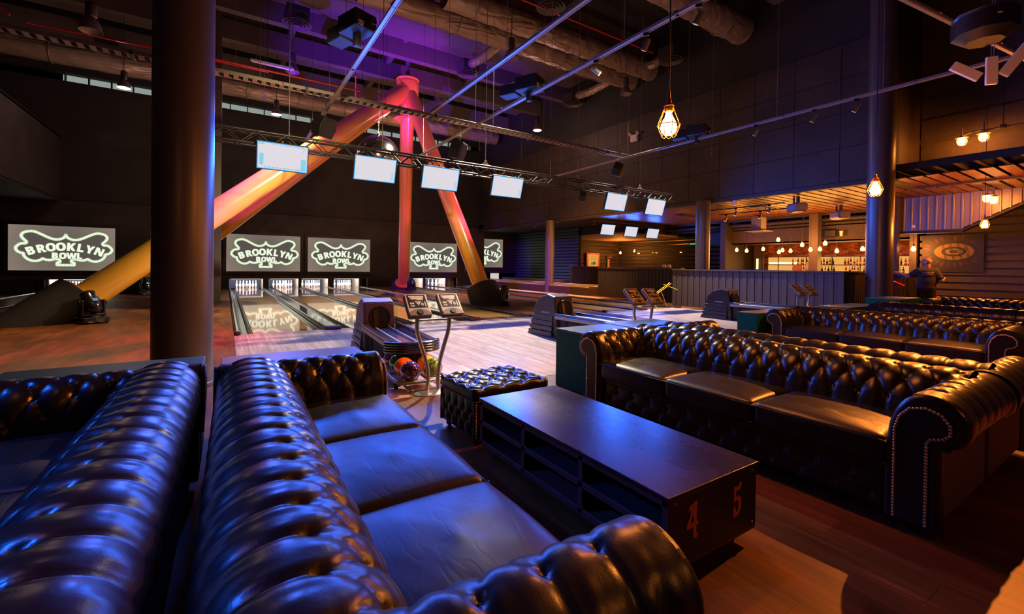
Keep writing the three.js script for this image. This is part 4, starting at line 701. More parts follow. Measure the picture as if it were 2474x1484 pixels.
const mons = [[0.95, 3.462, 0.905], [2.78, 3.462, 0.905], [4.34, 3.44, 0.93], [6.24, 3.445, 0.93], [10.27, 3.41, 0.87], [12.12, 3.4, 0.88]];
const monSay = ['score monitor with blue side bars on its picture, leftmost on the long truss', 'glowing score monitor in front of the mirror ball', 'glowing score monitor between the upright and the right yellow leg', 'glowing score monitor right of the yellow legs, alone on its truss bay', 'glowing score monitor above the timber ceiling edge, left of a pair', 'glowing score monitor at the right end of the long truss'];
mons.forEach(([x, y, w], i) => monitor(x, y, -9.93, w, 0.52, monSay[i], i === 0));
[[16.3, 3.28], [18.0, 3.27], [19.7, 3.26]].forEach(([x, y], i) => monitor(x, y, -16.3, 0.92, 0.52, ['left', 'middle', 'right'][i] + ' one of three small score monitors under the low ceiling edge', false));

// ---------------------------------------------------------------- cables, trays, rails
const HANG = { wires: 'suspension cables hanging from the ceiling' };
let wires = 0;
const wireSay = ['pale suspension wire above the leftmost monitor', 'pale suspension wire left of the mirror ball', 'suspension wire with shackle on the truss right of the third monitor', 'suspension wire with shackle on the truss above the bar edge', 'suspension wire with shackle between the right pair of monitors'];
function cable(x, y0, z, y1, r, label, shackle) {
  const t = thing('suspension_cable', label, 'cable', [x, y0, z], 0, HANG.wires); part(t, 'wire', C(r, r, y1 - y0, 6, 0, (y1 - y0) / 2, 0), M.wire);
  if (shackle) { part(t, 'shackle', new THREE.TorusGeometry(0.035, 0.009, 6, 14).scale(1, 1.6, 1).translate(0, 0.06, 0), M.steel); part(t, 'sling', bar([-0.1, -0.02, 0], [0, 0.12, 0], 0.008, 6), M.steel); part(t, 'sling', bar([0.1, -0.02, 0], [0, 0.12, 0], 0.008, 6), M.steel); part(t, 'clamp', RB(0.3, 0.05, 0.08, 0.01, 0, -0.03, 0), M.redDark); } else part(t, 'hook', S(r * 3, 0, 0, 0, 8, 6), M.wire);
}
[[1.08], [2.99], [5.69], [8.86], [11.6]].forEach(([x], i) => cable(x, 4.0, -10.15, 11.2, 0.008, wireSay[i], i > 1));
const wr2 = [[0.6, 5.3, -11, 'thin wire holding the cable tray beside the thick column'], [2.0, 5.3, -11, 'thin wire holding the cable tray left of the mirror ball'], [4.6, 5.3, -11, 'thin wire holding the cable tray before the leg apex'], [6.4, 5.25, -11, 'thin wire holding the cable tray right of the leg apex'], [8.2, 5.25, -11, 'thin wire holding the cable tray over the fourth monitor'], [10.0, 5.2, -11, 'thin wire holding the cable tray near its right end'],
  [1.97, 5.03, -13.2, 'thin wire on the far end of the first track'], [1.97, 5.03, -9.2, 'thin wire on the middle of the first track'], [4.1, 5.03, -9.0, 'thin wire on the second track near the tray'], [4.1, 5.03, -6.6, 'thin wire on the second track, middle'], [5.4, 5.03, -13.8, 'thin wire on the far end of the third track'], [5.4, 5.03, -10.2, 'thin wire on the third track near the tray'], [5.4, 5.03, -7.0, 'thin wire on the third track by the projector'], [5.4, 5.03, -5.1, 'thin wire on the third track by the lit spot'],
  [11.1, 5.03, -14.4, 'thin wire on the far end of the long right track'], [11.1, 5.03, -10.6, 'thin wire on the long right track over the truss'], [11.1, 5.03, -8.0, 'thin wire on the long right track by the pendant'], [11.1, 5.03, -5.55, 'long pale wire on the right track before the panelled wall'], [11.1, 5.03, -3.5, 'pale wire on the right track in front of the thick right column'], [11.1, 5.03, -2.0, 'pale wire beside the white panels at the top right'],
  [0.2, 6.0, -14, 'loose thin wire behind the leftmost monitor'], [0.9, 6.0, -14.5, 'loose thin wire above the leftmost monitor'], [1.5, 7.1, -14.5, 'thin wire holding the strip fixture'], [0.7, 7.1, -14.5, 'thin wire holding the strip fixture at its left end'], [7.6, 5.5, -14, 'thin wire right of the apex'], [9.4, 5.5, -14, 'thin wire behind the lit track spot'], [13.0, 5.5, -12, 'thin wire before the panelled wall'], [13.8, 5.2, -9, 'thin wire right of the big pendant lamp']];
for (const [x, y, z, l] of wr2) cable(x, y, z, 11.2, 0.0055, l, false);
// ladder tray
{
  const t = thing('cable_tray', 'long slotted cable tray crossing in front of the leg apex', 'cable tray'), x0 = -4.6, x1 = 12.0, y = 5.27, z = -11;
  for (const s of [-1, 1]) part(t, 'side_rail', RB(x1 - x0, 0.075, 0.014, 0.004, (x0 + x1) / 2, y, z + s * 0.12), M.galv);
  for (let x = x0; x < x1; x += 0.17) { const b = part(t, 'rung', RB(0.09, 0.012, 0.235, 0.003, 0, 0, 0), M.galv); b.position.set(x, y - 0.035, z); }
  for (let k = 0; k < 3; k++) part(t, 'power_cable', tube([[x0, y - 0.01, z - 0.06 + k * 0.05], [x0 + 5, y - 0.005, z - 0.05 + k * 0.05], [x0 + 10, y - 0.012, z - 0.06 + k * 0.05], [x1, y - 0.01, z - 0.05 + k * 0.05]], 0.016, 40, 6), M.black);
  for (const x of [-1.5, 1.5, 4.6, 7.7, 10.8]) part(t, 'bracket', RB(0.06, 0.1, 0.34, 0.008, x, y - 0.02, z), M.steelDark);
}
function track(x, z0, z1, label) { const t = thing('lighting_track', label, 'track', [x, 5, 0]); part(t, 'track_channel', RB(0.055, 0.05, z1 - z0, 0.006, 0, 0, (z0 + z1) / 2), M.galv); for (const s of [-1, 1]) part(t, 'track_lip', RB(0.012, 0.03, z1 - z0, 0.003, s * 0.033, -0.02, (z0 + z1) / 2), M.galv); for (let z = z0 + 1; z < z1; z += 2.4) part(t, 'joint_clip', RB(0.075, 0.06, 0.06, 0.006, 0, 0.005, z), M.steelDark); return t; }
track(1.97, -14.4, 3.5, 'steel lighting track rising from the leftmost monitor to the top edge');
track(4.1, -10.0, 3.5, 'steel lighting track right of the leg apex, reaching the top edge');
track(5.4, -14.7, 3.5, 'blue-lit steel lighting track with spots, crossing the top centre');
track(11.1, -16, 3.5, 'long steel lighting track with small spots under the right panelled wall');
function trackSpot(x, y, z, label, lit, aim = 0.5) {
  const t = thing('track_spotlight', label, 'spotlight', [x, y, z], 0.6); part(t, 'adapter', RB(0.04, 0.05, 0.09, 0.006, 0, -0.04, 0), M.blackGloss); part(t, 'stem', bar([0, -0.06, 0], [0, -0.13, 0], 0.008), M.steelDark);
  const h = new THREE.Group(); h.name = 'spot_head'; h.position.set(0, -0.2, 0); h.rotation.set(aim, 0, 0.3); t.add(h); part(h, 'spot_can', C(0.045, 0.036, 0.17, 18, 0, 0, 0), M.steelDark); part(h, 'spot_lens', C(0.04, 0.04, 0.01, 18, 0, -0.086, 0), glow(lit ? L3(1, 0.85, 0.55) : L3(0.5, 0.46, 0.3), lit ? 4 : 0.8)); part(t, 'yoke', new THREE.TorusGeometry(0.055, 0.006, 6, 14, Math.PI).translate(0, -0.19, 0), M.steelDark);
}
trackSpot(5.4, 4.98, -3.75, 'small track spotlight at the top edge, nearest on the blue-lit track', false); trackSpot(5.4, 4.98, -4.65, 'small dark track spotlight, second on the blue-lit track', false); trackSpot(5.4, 4.98, -5.75, 'small track spotlight shining straight at the viewer', true, -0.9);
trackSpot(11.1, 4.98, -6.05, 'small track spotlight on the right track, left of three', false); trackSpot(11.1, 4.98, -4.75, 'small track spotlight on the right track, middle of three', false); trackSpot(11.1, 4.98, -3.95, 'small track spotlight on the right track, nearest the thick column', false);
trackSpot(1.4, 4.75, -5.3, 'bright bare spotlight at the very top edge', true, -1.0);
trackSpot(1.97, 4.98, -12.6, 'added small track spotlight near the far end of the first track', false, 0.2);  // added fixture to carry the red floor wash
// projectors and speakers
function projector(x, y, z, turn, label) {
  const t = thing('projector', label, 'projector', [x, y, z], turn); part(t, 'body', RB(0.4, 0.28, 0.5, 0.02), M.black); part(t, 'lens_plate', RB(0.38, 0.26, 0.015, 0.006, 0, 0, 0.255), M.hoodDark); part(t, 'lens', lathe([[0.0001, 0], [0.05, 0.0], [0.06, 0.02], [0.06, 0.07], [0.05, 0.07], [0.0001, 0.05]], 20).rotateX(Math.PI / 2).translate(0.09, 0.01, 0.26), M.blackGloss);
  for (let k = 0; k < 3; k++) part(t, 'vent_slot', RB(0.1, 0.012, 0.008, 0.002, -0.1, -0.05 - k * 0.03, 0.264), M.white); part(t, 'mount', RB(0.1, 0.22, 0.1, 0.01, 0, -0.24, 0), M.black); part(t, 'rear_case', RB(0.3, 0.24, 0.42, 0.03, 0, -0.05, -0.46), M.black);
}
projector(1.8, 5.3, -7.6, 0.35, 'black projector box on the first track at the top, left of the apex'); projector(5.38, 5.2, -7.75, 0.45, 'black projector box on the blue-lit track, right of centre'); projector(11.1, 5.22, -7.7, 0.4, 'dim projector box beside the big pendant lamp');
function speaker(x, y, z, turn, tilt, label, s = 1) {
  const t = thing('hanging_fixture', label, 'speaker', [x, y, z], turn); part(t, 'hanging_bar', bar([0, 0.4, 0], [0, 0.66, 0], 0.012), M.steelDark); const g = new THREE.Group(); g.name = 'cabinet'; g.rotation.x = tilt; g.scale.setScalar(s); t.add(g);
  part(g, 'cabinet_shell', extrude([[-0.16, -0.22], [0.16, -0.22], [0.22, 0.0], [0.16, 0.22], [-0.16, 0.22], [-0.22, 0]], 0.3, 0.015).translate(0, 0, -0.2), M.black); part(g, 'grille', RB(0.3, 0.38, 0.015, 0.006, 0, 0, 0.125), M.hoodDark); part(t, 'bracket', bar([0, 0.2, 0], [0, 0.42, 0], 0.015), M.steelDark); part(t, 'clamp', RB(0.14, 0.03, 0.05, 0.006, 0, 0.42, 0), M.steel);
}
speaker(1.97, 4.6, -11.3, 0.5, 0.4, 'hexagonal hanging speaker on the far end of the first track'); speaker(5.5, 4.58, -11.3, 0.7, 0.3, 'dark hanging speaker behind the right yellow leg'); speaker(11.0, 4.6, -10.5, 0.5, 0.4, 'small hanging spot fixture under the right end of the cable tray', 0.9); speaker(9.2, 3.5, -10.2, 0.5, 0.2, 'small dark fixture hanging under the truss right of the fourth monitor', 0.6);  // the one under the tray is the pink spot fixture
// high-bay lamps
let bay0 = null;
function bay(x, y, z, label) {
  if (!bay0) { const t = bay0 = thing('high_bay_lamp', label, 'lamp', [x, y, z], 0, 'high bay lamps'); part(t, 'ballast_box', lathe([[0.0001, 0.38], [0.09, 0.38], [0.1, 0.34], [0.1, 0.1], [0.06, 0.06], [0.0001, 0.06]], 20), M.steelDark); part(t, 'reflector', lathe([[0.06, 0.06], [0.12, 0.02], [0.175, -0.1], [0.2, -0.22], [0.205, -0.225], [0.19, -0.22], [0.165, -0.1], [0.11, 0.01], [0.05, 0.04]], 32), M.galv); part(t, 'lamp_glass', S(0.06, 0, -0.08, 0, 16, 10), glow(L3(0.9, 0.7, 0.5), 0.35)); part(t, 'drop_rod', C(0.012, 0.012, 3, 8, 0, 1.88, 0), M.steelDark); }
  else copy(bay0, label, [x, y, z]);
}
[[-2.43, 6.45, -12.85, 'large high bay lamp at the top left'], [-3.2, 8.0, -21.7, 'dim high bay lamp before the clerestory, left of the thick column'], [1.81, 8.0, -21.7, 'high bay lamp before the clerestory, right of the thick column'], [1.85, 8.0, -16.6, 'high bay lamp beside the round ceiling vents, left'], [7.37, 8.0, -11.6, 'high bay lamp right of the leg apex'], [12.4, 8.0, -11.6, 'high bay lamp before the right panelled wall'], [7.6, 8.0, -21.7, 'small high bay lamp low behind the right yellow leg'], [12.3, 8.0, -17, 'small dim high bay lamp far back at the right']].forEach((a) => bay(...a));
// ceiling diffusers
let dif0 = null;
function diffuser(x, y, z, label) {
  if (dif0) { copy(dif0, label, [x, y, z]); return; } const t = dif0 = thing('ceiling_diffuser', label, 'vent', [x, y, z], 0, 'round ceiling vents');
  for (const [r, dy] of [[0.44, 0], [0.33, -0.03], [0.22, -0.05], [0.11, -0.06]]) part(t, 'vent_ring', lathe([[r - 0.075, dy + 0.07], [r, dy], [r + 0.012, dy + 0.008], [r - 0.06, dy + 0.08]], 36), M.beam); part(t, 'plenum_box', RB(0.7, 0.4, 0.7, 0.02, 0, 0.3, 0), M.ceil);
}
[[1.95, 9.3, -16.4, 'round ringed ceiling vent at the upper left'], [8.34, 9.3, -10.9, 'round ringed ceiling vent at the top centre'], [8.41, 9.3, -16.6, 'round ringed ceiling vent lit purple, right of the apex'], [14.3, 9.3, -11.1, 'round ringed ceiling vent near the right wall'], [2.08, 9.3, -22.7, 'dim round ceiling vent behind the cable tray'], [14.2, 9.3, -16.7, 'dim round ceiling vent far back right'], [-3.8, 9.3, -22.8, 'dim round ceiling vent at the far left']].forEach((a) => diffuser(...a));
// ducts
function duct(x0, x1, y, z, r, label) { const n = 90, pts = []; for (let i = 0; i <= n; i++) { const k = i / n; pts.push([x0 + (x1 - x0) * k, y, z]); } const g = new THREE.TubeGeometry(new THREE.CatmullRomCurve3(pts.map((p) => V(...p))), 160, r, 24), p = g.attributes.position; for (let i = 0; i < p.count; i++) { const x = p.getX(i), dy = p.getY(i) - y, dz = p.getZ(i) - z, a = Math.atan2(dz, dy), k = 1 + 0.07 * (vnoise(x * 7, a * 3 + 9, 512, 512, 5) - 0.5) + 0.05 * Math.sin(x * 9 + 2 * Math.sin(a * 2)) * 0.5; p.setXYZ(i, x, y + dy * k, z + dz * k); } g.computeVertexNormals(); const t = thing('foil_duct', label, 'duct'); part(t, 'duct_skin', g, M.foil); for (let x = x0 + 1; x < x1; x += 2.2) part(t, 'duct_strap', new THREE.TorusGeometry(r + 0.03, 0.018, 6, 28).rotateY(Math.PI / 2).translate(x, y, z), M.galv); }
duct(3.2, 14.8, 9.45, -13.5, 0.36, 'crinkled foil duct crossing the top centre above the apex'); duct(5.5, 14.8, 9.5, -12.45, 0.36, 'crinkled foil duct nearer the viewer at the top'); duct(-9, 14.5, 9.55, -24.6, 0.4, 'dark duct running along the clerestory'); duct(6, 14.8, 9.5, -8.6, 0.42, 'dark wide duct at the top right');
for (const [a, b, l] of [[[8.4, 9.5, -13.85], [8.41, 9.62, -16.24], 'short bent foil hose lit purple above a round vent'], [[14.0, 9.5, -13.85], [14.2, 9.62, -16.34], 'short bent foil hose near the right wall'], [[14.2, 9.5, -12.1], [14.3, 9.62, -11.46], 'short bent foil hose above the right round vent']]) { const t = thing('foil_hose', l, 'duct'), m = [0, 1, 2].map((k) => (a[k] + b[k]) / 2); part(t, 'hose', tube([a, [m[0] - 0.12, m[1] - 0.16, m[2]], b], 0.17, 40, 16), M.foil); part(t, 'hose_collar', new THREE.TorusGeometry(0.18, 0.02, 6, 20).translate(...b), M.galv); }
// red sprinkler pipes
for (const [pts, l] of [[[[6.6, 9.3, -11.05], [13.2, 9.3, -11.05]], 'red sprinkler pipe running to the right at the top centre'], [[[-0.2, 6.05, -12.4], [3.05, 6.05, -12.4], [3.1, 5.9, -12.4]], 'thin red pipe above the cable tray right of the thick column'], [[[-4.0, 7.0, -15.2], [-1.3, 7.0, -15.05], [1, 7, -15]], 'thin red pipe at the upper left, bent at its end'], [[[-5.6, 8.2, -15.2], [-4.3, 7.1, -15.2]], 'short sloping red pipe in the top left corner'], [[[4.0, 8.3, -17], [4.15, 7.7, -17.6], [5.3, 7.7, -17.6]], 'pink-lit bent pipe left of the apex']]) { const t = thing('sprinkler_pipe', l, 'pipe'); for (let i = 0; i < pts.length - 1; i++) part(t, 'pipe_run', bar(pts[i], pts[i + 1], 0.022, 10), M.red); for (const p of pts) part(t, 'pipe_elbow', S(0.03, ...p, 10, 8), M.red); for (const p of [pts[0], pts[pts.length - 1]]) part(t, 'hanger_rod', bar(p, [p[0], 11.2, p[2]], 0.006, 6), M.black); }
single('strip_fixture', 'thin perforated strip fixture hanging above the thick column', 'fixture', join(RB(1.1, 0.06, 0.09, 0.01), RB(1.0, 0.012, 0.1, 0.004, 0, -0.035, 0)), M.white, [1.1, 7.05, -14.5], 0.0);
// mirror ball
{
  const t = thing('mirror_ball', 'large mirrored ball hanging behind the second monitor', 'mirror ball', [4.0, 4.75, -14.0]), R = 0.64; part(t, 'ball_shell', S(R, 0, 0, 0, 56, 40), std(L3(0.9, 0.88, 0.86), 0.13, 1)); part(t, 'band', new THREE.TorusGeometry(R + 0.004, 0.008, 6, 48).rotateX(Math.PI / 2), M.galv); part(t, 'top_cap', C(0.07, 0.05, 0.08, 16, 0, R + 0.02, 0), M.steelDark); part(t, 'hanging_chain', C(0.014, 0.014, 5.4, 8, 0, R + 2.7, 0), M.brass); for (let k = 0; k < 10; k++) part(t, 'chain_link', new THREE.TorusGeometry(0.03, 0.009, 5, 10).rotateY(k % 2 * Math.PI / 2).translate(0, R + 0.1 + k * 0.16, 0), M.brass);
}
// top right: octagonal lamp housing on a beam, white panels
{
  const t = thing('octagonal_lamp_housing', 'big dark octagonal lamp housing at the top right', 'speaker', [8.6, 4.62, -1.62], -0.9); part(t, 'drum', C(0.33, 0.33, 0.22, 8, 0, 0.06, 0, 0, 0.3), M.hoodDark); part(t, 'drum_top', C(0.3, 0.33, 0.05, 8, 0, 0.19, 0, 0, 0.3), M.hoodDark); part(t, 'drum_base', C(0.2, 0.33, 0.1, 8, 0, -0.1, 0, 0, 0.3), M.black); part(t, 'badge', RB(0.05, 0.02, 0.004, 0.001, -0.02, 0.08, 0.335), M.white);
  const b = thing('twin_beam', 'dark twin rail beam holding the octagonal lamp housing', 'beam', [0, 0, 0]); for (const d of [0, 0.16]) part(b, 'beam_rail', bar([7.6 + d, 5.2, -2.35], [12.6 + d, 4.6, -1.1], 0.045, 4), M.galv); for (let k = 0; k < 7; k++) part(b, 'beam_web', RB(0.26, 0.02, 0.09, 0.005, 7.9 + k * 0.72 + 0.08, 5.16 - k * 0.086, -2.27 + k * 0.18), M.steelDark);
  const w = thing('white_panel_cluster', 'cluster of three white folded panels hanging at the top right', 'fixture', [9.75, 4.42, -1.75], -0.95); for (const [a, x, y, h] of [[0.95, -0.3, 0.03, 0.4], [0.0, 0.0, 0.0, 0.42], [-0.6, 0.27, 0.12, 0.5]]) { const q = part(w, 'panel', RB(0.14, h, 0.05, 0.01, 0, 0, 0), M.white); q.position.set(x, y, 0); q.rotation.z = a; } part(w, 'hub', C(0.05, 0.05, 0.1, 12, 0.03, -0.12, -0.05), M.steelDark); part(w, 'hanger', bar([0.05, 0, -0.05], [0.05, 3, -0.05], 0.008), M.wire);
}
// flood light and camera boxes on the right wall
{ const t = thing('twin_emergency_lamp', 'small white box with two lamp heads high on the right wall', 'lamp', [14.9, 7.0, -13.4], -Math.PI / 2); part(t, 'battery_box', RB(0.36, 0.3, 0.12, 0.02), M.white); for (const s of [-1, 1]) part(t, 'lamp_head', C(0.07, 0.05, 0.1, 16, s * 0.2, 0.2, 0.05, 1.2), M.white); }
// ---------------------------------------------------------------- caged pendants over the seating
function bulbGeo(s) { return lathe([[0.0001, -0.075], [0.022, -0.072], [0.038, -0.055], [0.043, -0.032], [0.038, -0.008], [0.026, 0.016], [0.0165, 0.036], [0.0155, 0.05], [0.0001, 0.05]].map(([a, b]) => [a * s, b * s]), 28); }
const mBulb = glow(L3(1.0, 0.62, 0.25), 9), mWire = std(L3(0.6, 0.27, 0.05), 0.35, 0.7);
let lamp0 = null;
function pendant(x, y, z, top, label, k = 1) {
  const pos = [x, y, z]; let t;
  if (!lamp0) {
    t = lamp0 = thing('caged_pendant_lamp', label, 'lamp', pos, 0.2, 'caged pendant lamps');
    part(t, 'bulb', bulbGeo(1.5).translate(0, -0.012, 0), mBulb); part(t, 'socket', lathe([[0.0001, 0.17], [0.016, 0.17], [0.02, 0.15], [0.022, 0.13], [0.034, 0.12], [0.036, 0.07], [0.03, 0.062], [0.0001, 0.062]], 24), mWire); part(t, 'gland', C(0.012, 0.01, 0.06, 12, 0, 0.2, 0), M.steelDark);
    for (let k = 0; k < 8; k++) { const a = k * Math.PI / 4, c = Math.cos(a), s = Math.sin(a); part(t, 'cage_wire', tube([[0.034 * c, 0.11, 0.034 * s], [0.058 * c, 0.04, 0.058 * s], [0.088 * c, -0.045, 0.088 * s], [0.066 * c, -0.11, 0.066 * s], [0.052 * Math.cos(a + 0.39), -0.138, 0.052 * Math.sin(a + 0.39)], [0.066 * Math.cos(a + 0.785), -0.11, 0.066 * Math.sin(a + 0.785)]], 0.0026, 30, 6), mWire); }
    for (const [r, yy] of [[0.088, -0.045], [0.036, 0.11]]) part(t, 'cage_ring', new THREE.TorusGeometry(r, 0.0035, 6, 36).rotateX(Math.PI / 2).translate(0, yy, 0), mWire); part(t, 'cord', C(0.006, 0.006, top - y - 0.2, 8, 0, 0.2 + (top - y - 0.2) / 2, 0), M.black);
  } else t = copy(lamp0, label, pos, 0.2);
  point(COL.lamp, LIGHT.lamp * k, [x, y - 0.03, z], 2.5);
}
const PY = 2.55;
pendant(3.0, PY, -2.34, 11, 'glowing caged pendant lamp above the sofa right of the coffee table');
pendant(7.72, PY, -2.5, 11, 'glowing caged pendant lamp before the thick right column', 1.5);
pendant(-1.15, PY, -2.3, 11, 'caged pendant lamp over the lower left sofa, outside the picture', 0.06);
pendant(16.0, 2.6, -2.93, 3.8, 'glowing caged pendant lamp at the far right over the painted disc', 3);
pendant(3.0, PY, 1.9, 11, 'caged pendant lamp behind the viewer, outside the picture', 0.35);
// bulkhead twin lamps
function bulkLamp(x, y, z, label) { const t = thing('bulkhead_lamp', label, 'lamp', [x, y, z]); part(t, 'stem', C(0.018, 0.018, 0.26, 10, 0, 0.22, 0), M.galv); part(t, 'cap', lathe([[0.0001, 0.1], [0.05, 0.1], [0.075, 0.075], [0.13, 0.06], [0.13, 0.05], [0.0001, 0.05]], 20), M.brass); part(t, 'glass', S(0.085, 0, -0.03, 0, 18, 14).scale(1, 1.2, 1), mBulb); for (let k = 0; k < 3; k++) part(t, 'guard', new THREE.TorusGeometry(0.105, 0.006, 6, 24).scale(1, 1.25, 1).rotateY(k * 1.047).translate(0, -0.03, 0), M.brass); point(COL.lamp, LIGHT.bulb * 0.7, [x, y - 0.03, z], 4); }
bulkLamp(16.2, 4.82, -3.42, 'left one of two bulkhead lamps on the upper right wall'); bulkLamp(16.2, 4.84, -3.02, 'right one of two bulkhead lamps on the upper right wall');
{ const t = thing('conduit', 'thin bent conduit joining the two bulkhead lamps', 'conduit'); part(t, 'conduit_run', tube([[16.2, 4.92, -3.45], [16.25, 5.0, -3.2], [16.2, 4.98, -3.0], [16.4, 5.02, -2.4], [16.7, 5.05, -1.5]], 0.02, 40, 8), M.galv); part(t, 'junction_box', RB(0.1, 0.1, 0.1, 0.01, 16.3, 5.02, -2.7), M.black); part(t, 'drop_wire', bar([16.3, 5.02, -2.7], [16.3, 10, -2.7], 0.01), M.black); }
bulkLamp(18.2, 3.5, -3.3, 'bulkhead lamp below the timber ceiling against the ribbed panel'); bulkLamp(18.38, 3.46, -3.2, 'second bulkhead lamp touching the first against the ribbed panel');

// ---------------------------------------------------------------- bar
const bar1 = structure('wall_bar', 'brick back wall of the bar');
part(bar1, 'brick_wall', uvm(BB(24.05, 24.3, 0, 4, -13.2, -5)), M.brick);
part(bar1, 'side_wall', uvm(BB(21.4, 24.3, 0, 4, -13.4, -13.1)), M.slatDark);
for (let k = 0; k < 14; k++) part(bar1, 'side_plank', uvm(RB(0.06, 0.2, 9.6, 0.015, 24.0, 0.5 + k * 0.25, -18.1)), M.slatDark);
part(bar1, 'bulkhead_beam', uvm(BB(22, 22.3, 2.62, 3.3, -15, -5.2)), M.panel); part(bar1, 'bulkhead_underside', uvm(BB(22, 24.1, 2.62, 2.68, -13.1, -5.2)), M.board);
for (const [z, w] of [[-9.0, 0.34], [-5.55, 0.42]]) part(bar1, 'bar_pillar', uvm(BB(21.2, 21.55, 0, 3.8, z - w / 2, z + w / 2)), M.slat);
part(bar1, 'square_post', uvm(BB(18.9, 19.15, 0, 3.82, -5.95, -5.5)), M.slat);
part(bar1, 'light_post', RB(0.06, 0.55, 0.1, 0.01, 23.4, 1.65, -12.55), glow(L3(1, 0.75, 0.42), 1.4)); part(bar1, 'post_frame', uvm(BB(23.5, 23.6, 0, 2.6, -12.8, -12.3)), M.panel);
{ const t = thing('back_bar_shelf', 'lit bottle shelf along the brick bar wall', 'shelf'); const mGl = glow(L3(1, 0.46, 0.1), 0.85); part(t, 'light_box', BB(24.0, 24.04, 1.0, 2.0, -12.3, -5.4), mGl, 'amber backlit panel'); for (const y of [1.25, 1.62, 2.02]) part(t, 'shelf_board', uvm(RB(0.3, 0.03, 7.0, 0.006, 23.86, y, -8.85)), M.slatDark); for (const z of [-11.7, -10.4, -9.3, -8.2, -7.1, -6.1]) part(t, 'shelf_post', RB(0.04, 1.0, 0.03, 0.006, 23.8, 1.5, z), M.black); part(t, 'lower_cabinet', uvm(BB(23.6, 24.0, 0, 1.2, -12.3, -5.4)), M.slatDark); part(t, 'light_line', BB(23.9, 23.99, 1.645, 1.75, -12.2, -10.9), glow(L3(1, 0.75, 0.4), 2.2)); rectLight(L3(1, 0.42, 0.09), LIGHT.shelf, 6.4, 0.8, [23.7, 1.6, -8.8], [20, 1.6, -8.8]); }
{
  const shapes = [[[0.0001, 0], [0.036, 0], [0.038, 0.02], [0.038, 0.19], [0.03, 0.22], [0.014, 0.245], [0.013, 0.31], [0.016, 0.312], [0.016, 0.33], [0.0001, 0.33]], [[0.0001, 0], [0.044, 0], [0.045, 0.015], [0.045, 0.15], [0.03, 0.18], [0.015, 0.2], [0.014, 0.26], [0.017, 0.262], [0.017, 0.285], [0.0001, 0.285]], [[0.0001, 0], [0.034, 0], [0.036, 0.03], [0.034, 0.14], [0.02, 0.2], [0.013, 0.25], [0.013, 0.3], [0.0001, 0.3]]].map((s) => lathe(s, 12));
  const tints = [['dark green', L3(0.01, 0.05, 0.015)], ['amber', L3(0.35, 0.12, 0.01)], ['clear', L3(0.7, 0.65, 0.5)], ['red', L3(0.5, 0.02, 0.02)], ['black', L3(0.012, 0.01, 0.01)], ['pale green', L3(0.2, 0.4, 0.12)]].map(([n, c]) => [n, phy(c, 0.12, { clearcoat: 0.6 })]);
  const protos = {}, rank = {}, ord = ['first', 'second', 'third', 'fourth', 'fifth', 'sixth', 'seventh', 'eighth', 'ninth', 'tenth']; const wh = ['left of the bar pillar', 'right of the bar pillar', 'beside the thick right column', 'behind the standing person'];
  for (const [y, lev] of [[1.636, 'upper'], [1.266, 'lower']]) for (let z = -11.0; z < -5.6; z += rr(0.095, 0.15)) {
    if (rnd() < 0.12 || Math.abs(z + 9) < 0.2) continue; const s = Math.floor(rnd() * 3), k = z < -9.2 && rnd() < 0.7 ? 4 : Math.floor(rnd() * 6), key = s + '_' + k, w = z < -9.2 ? 0 : z < -7 ? 1 : z < -6.1 ? 2 : 3;
    const rk = [k, s, lev, w].join(); rank[rk] = (rank[rk] ?? -1) + 1; const label = `${ord[rank[rk]]} ${tints[k][0]} ${['tall', 'squat', 'slim'][s]} bottle from the left, ${lev} bar shelf, ${wh[w]}`, group = `${tints[k][0]} ${['tall', 'squat', 'slim'][s]} bottles, ${lev} shelf ${wh[w]}`, p = [23.82 + rr(-0.05, 0.05), y, z];
    if (!protos[key]) { const o = protos[key] = thing('bottle', label, 'bottle', p, 0, group); part(o, 'glass_body', shapes[s], tints[k][1]); part(o, 'paper_label', C([0.039, 0.046, 0.036][s], [0.039, 0.046, 0.036][s], 0.07, 12, 0, 0.09, 0), [M.white, M.brass, M.black][(s + k) % 3]); } else copy(protos[key], label, p, 0, group);
  }
}
single('menu_board', 'tilted orange menu board on the back bar', 'board', RB(0.03, 0.34, 0.42, 0.01), std(L3(0.5, 0.15, 0.05), 0.5), [23.4, 1.45, -10.6], 0.1);
single('wrapped_till', 'pale draped till on the bar', 'till', RB(0.4, 0.42, 0.55, 0.08, 0, 0, 0, 0, 0, 0, 4), std(L3(0.5, 0.36, 0.26), 0.7), [23.0, 1.55, -9.75], 0.3);
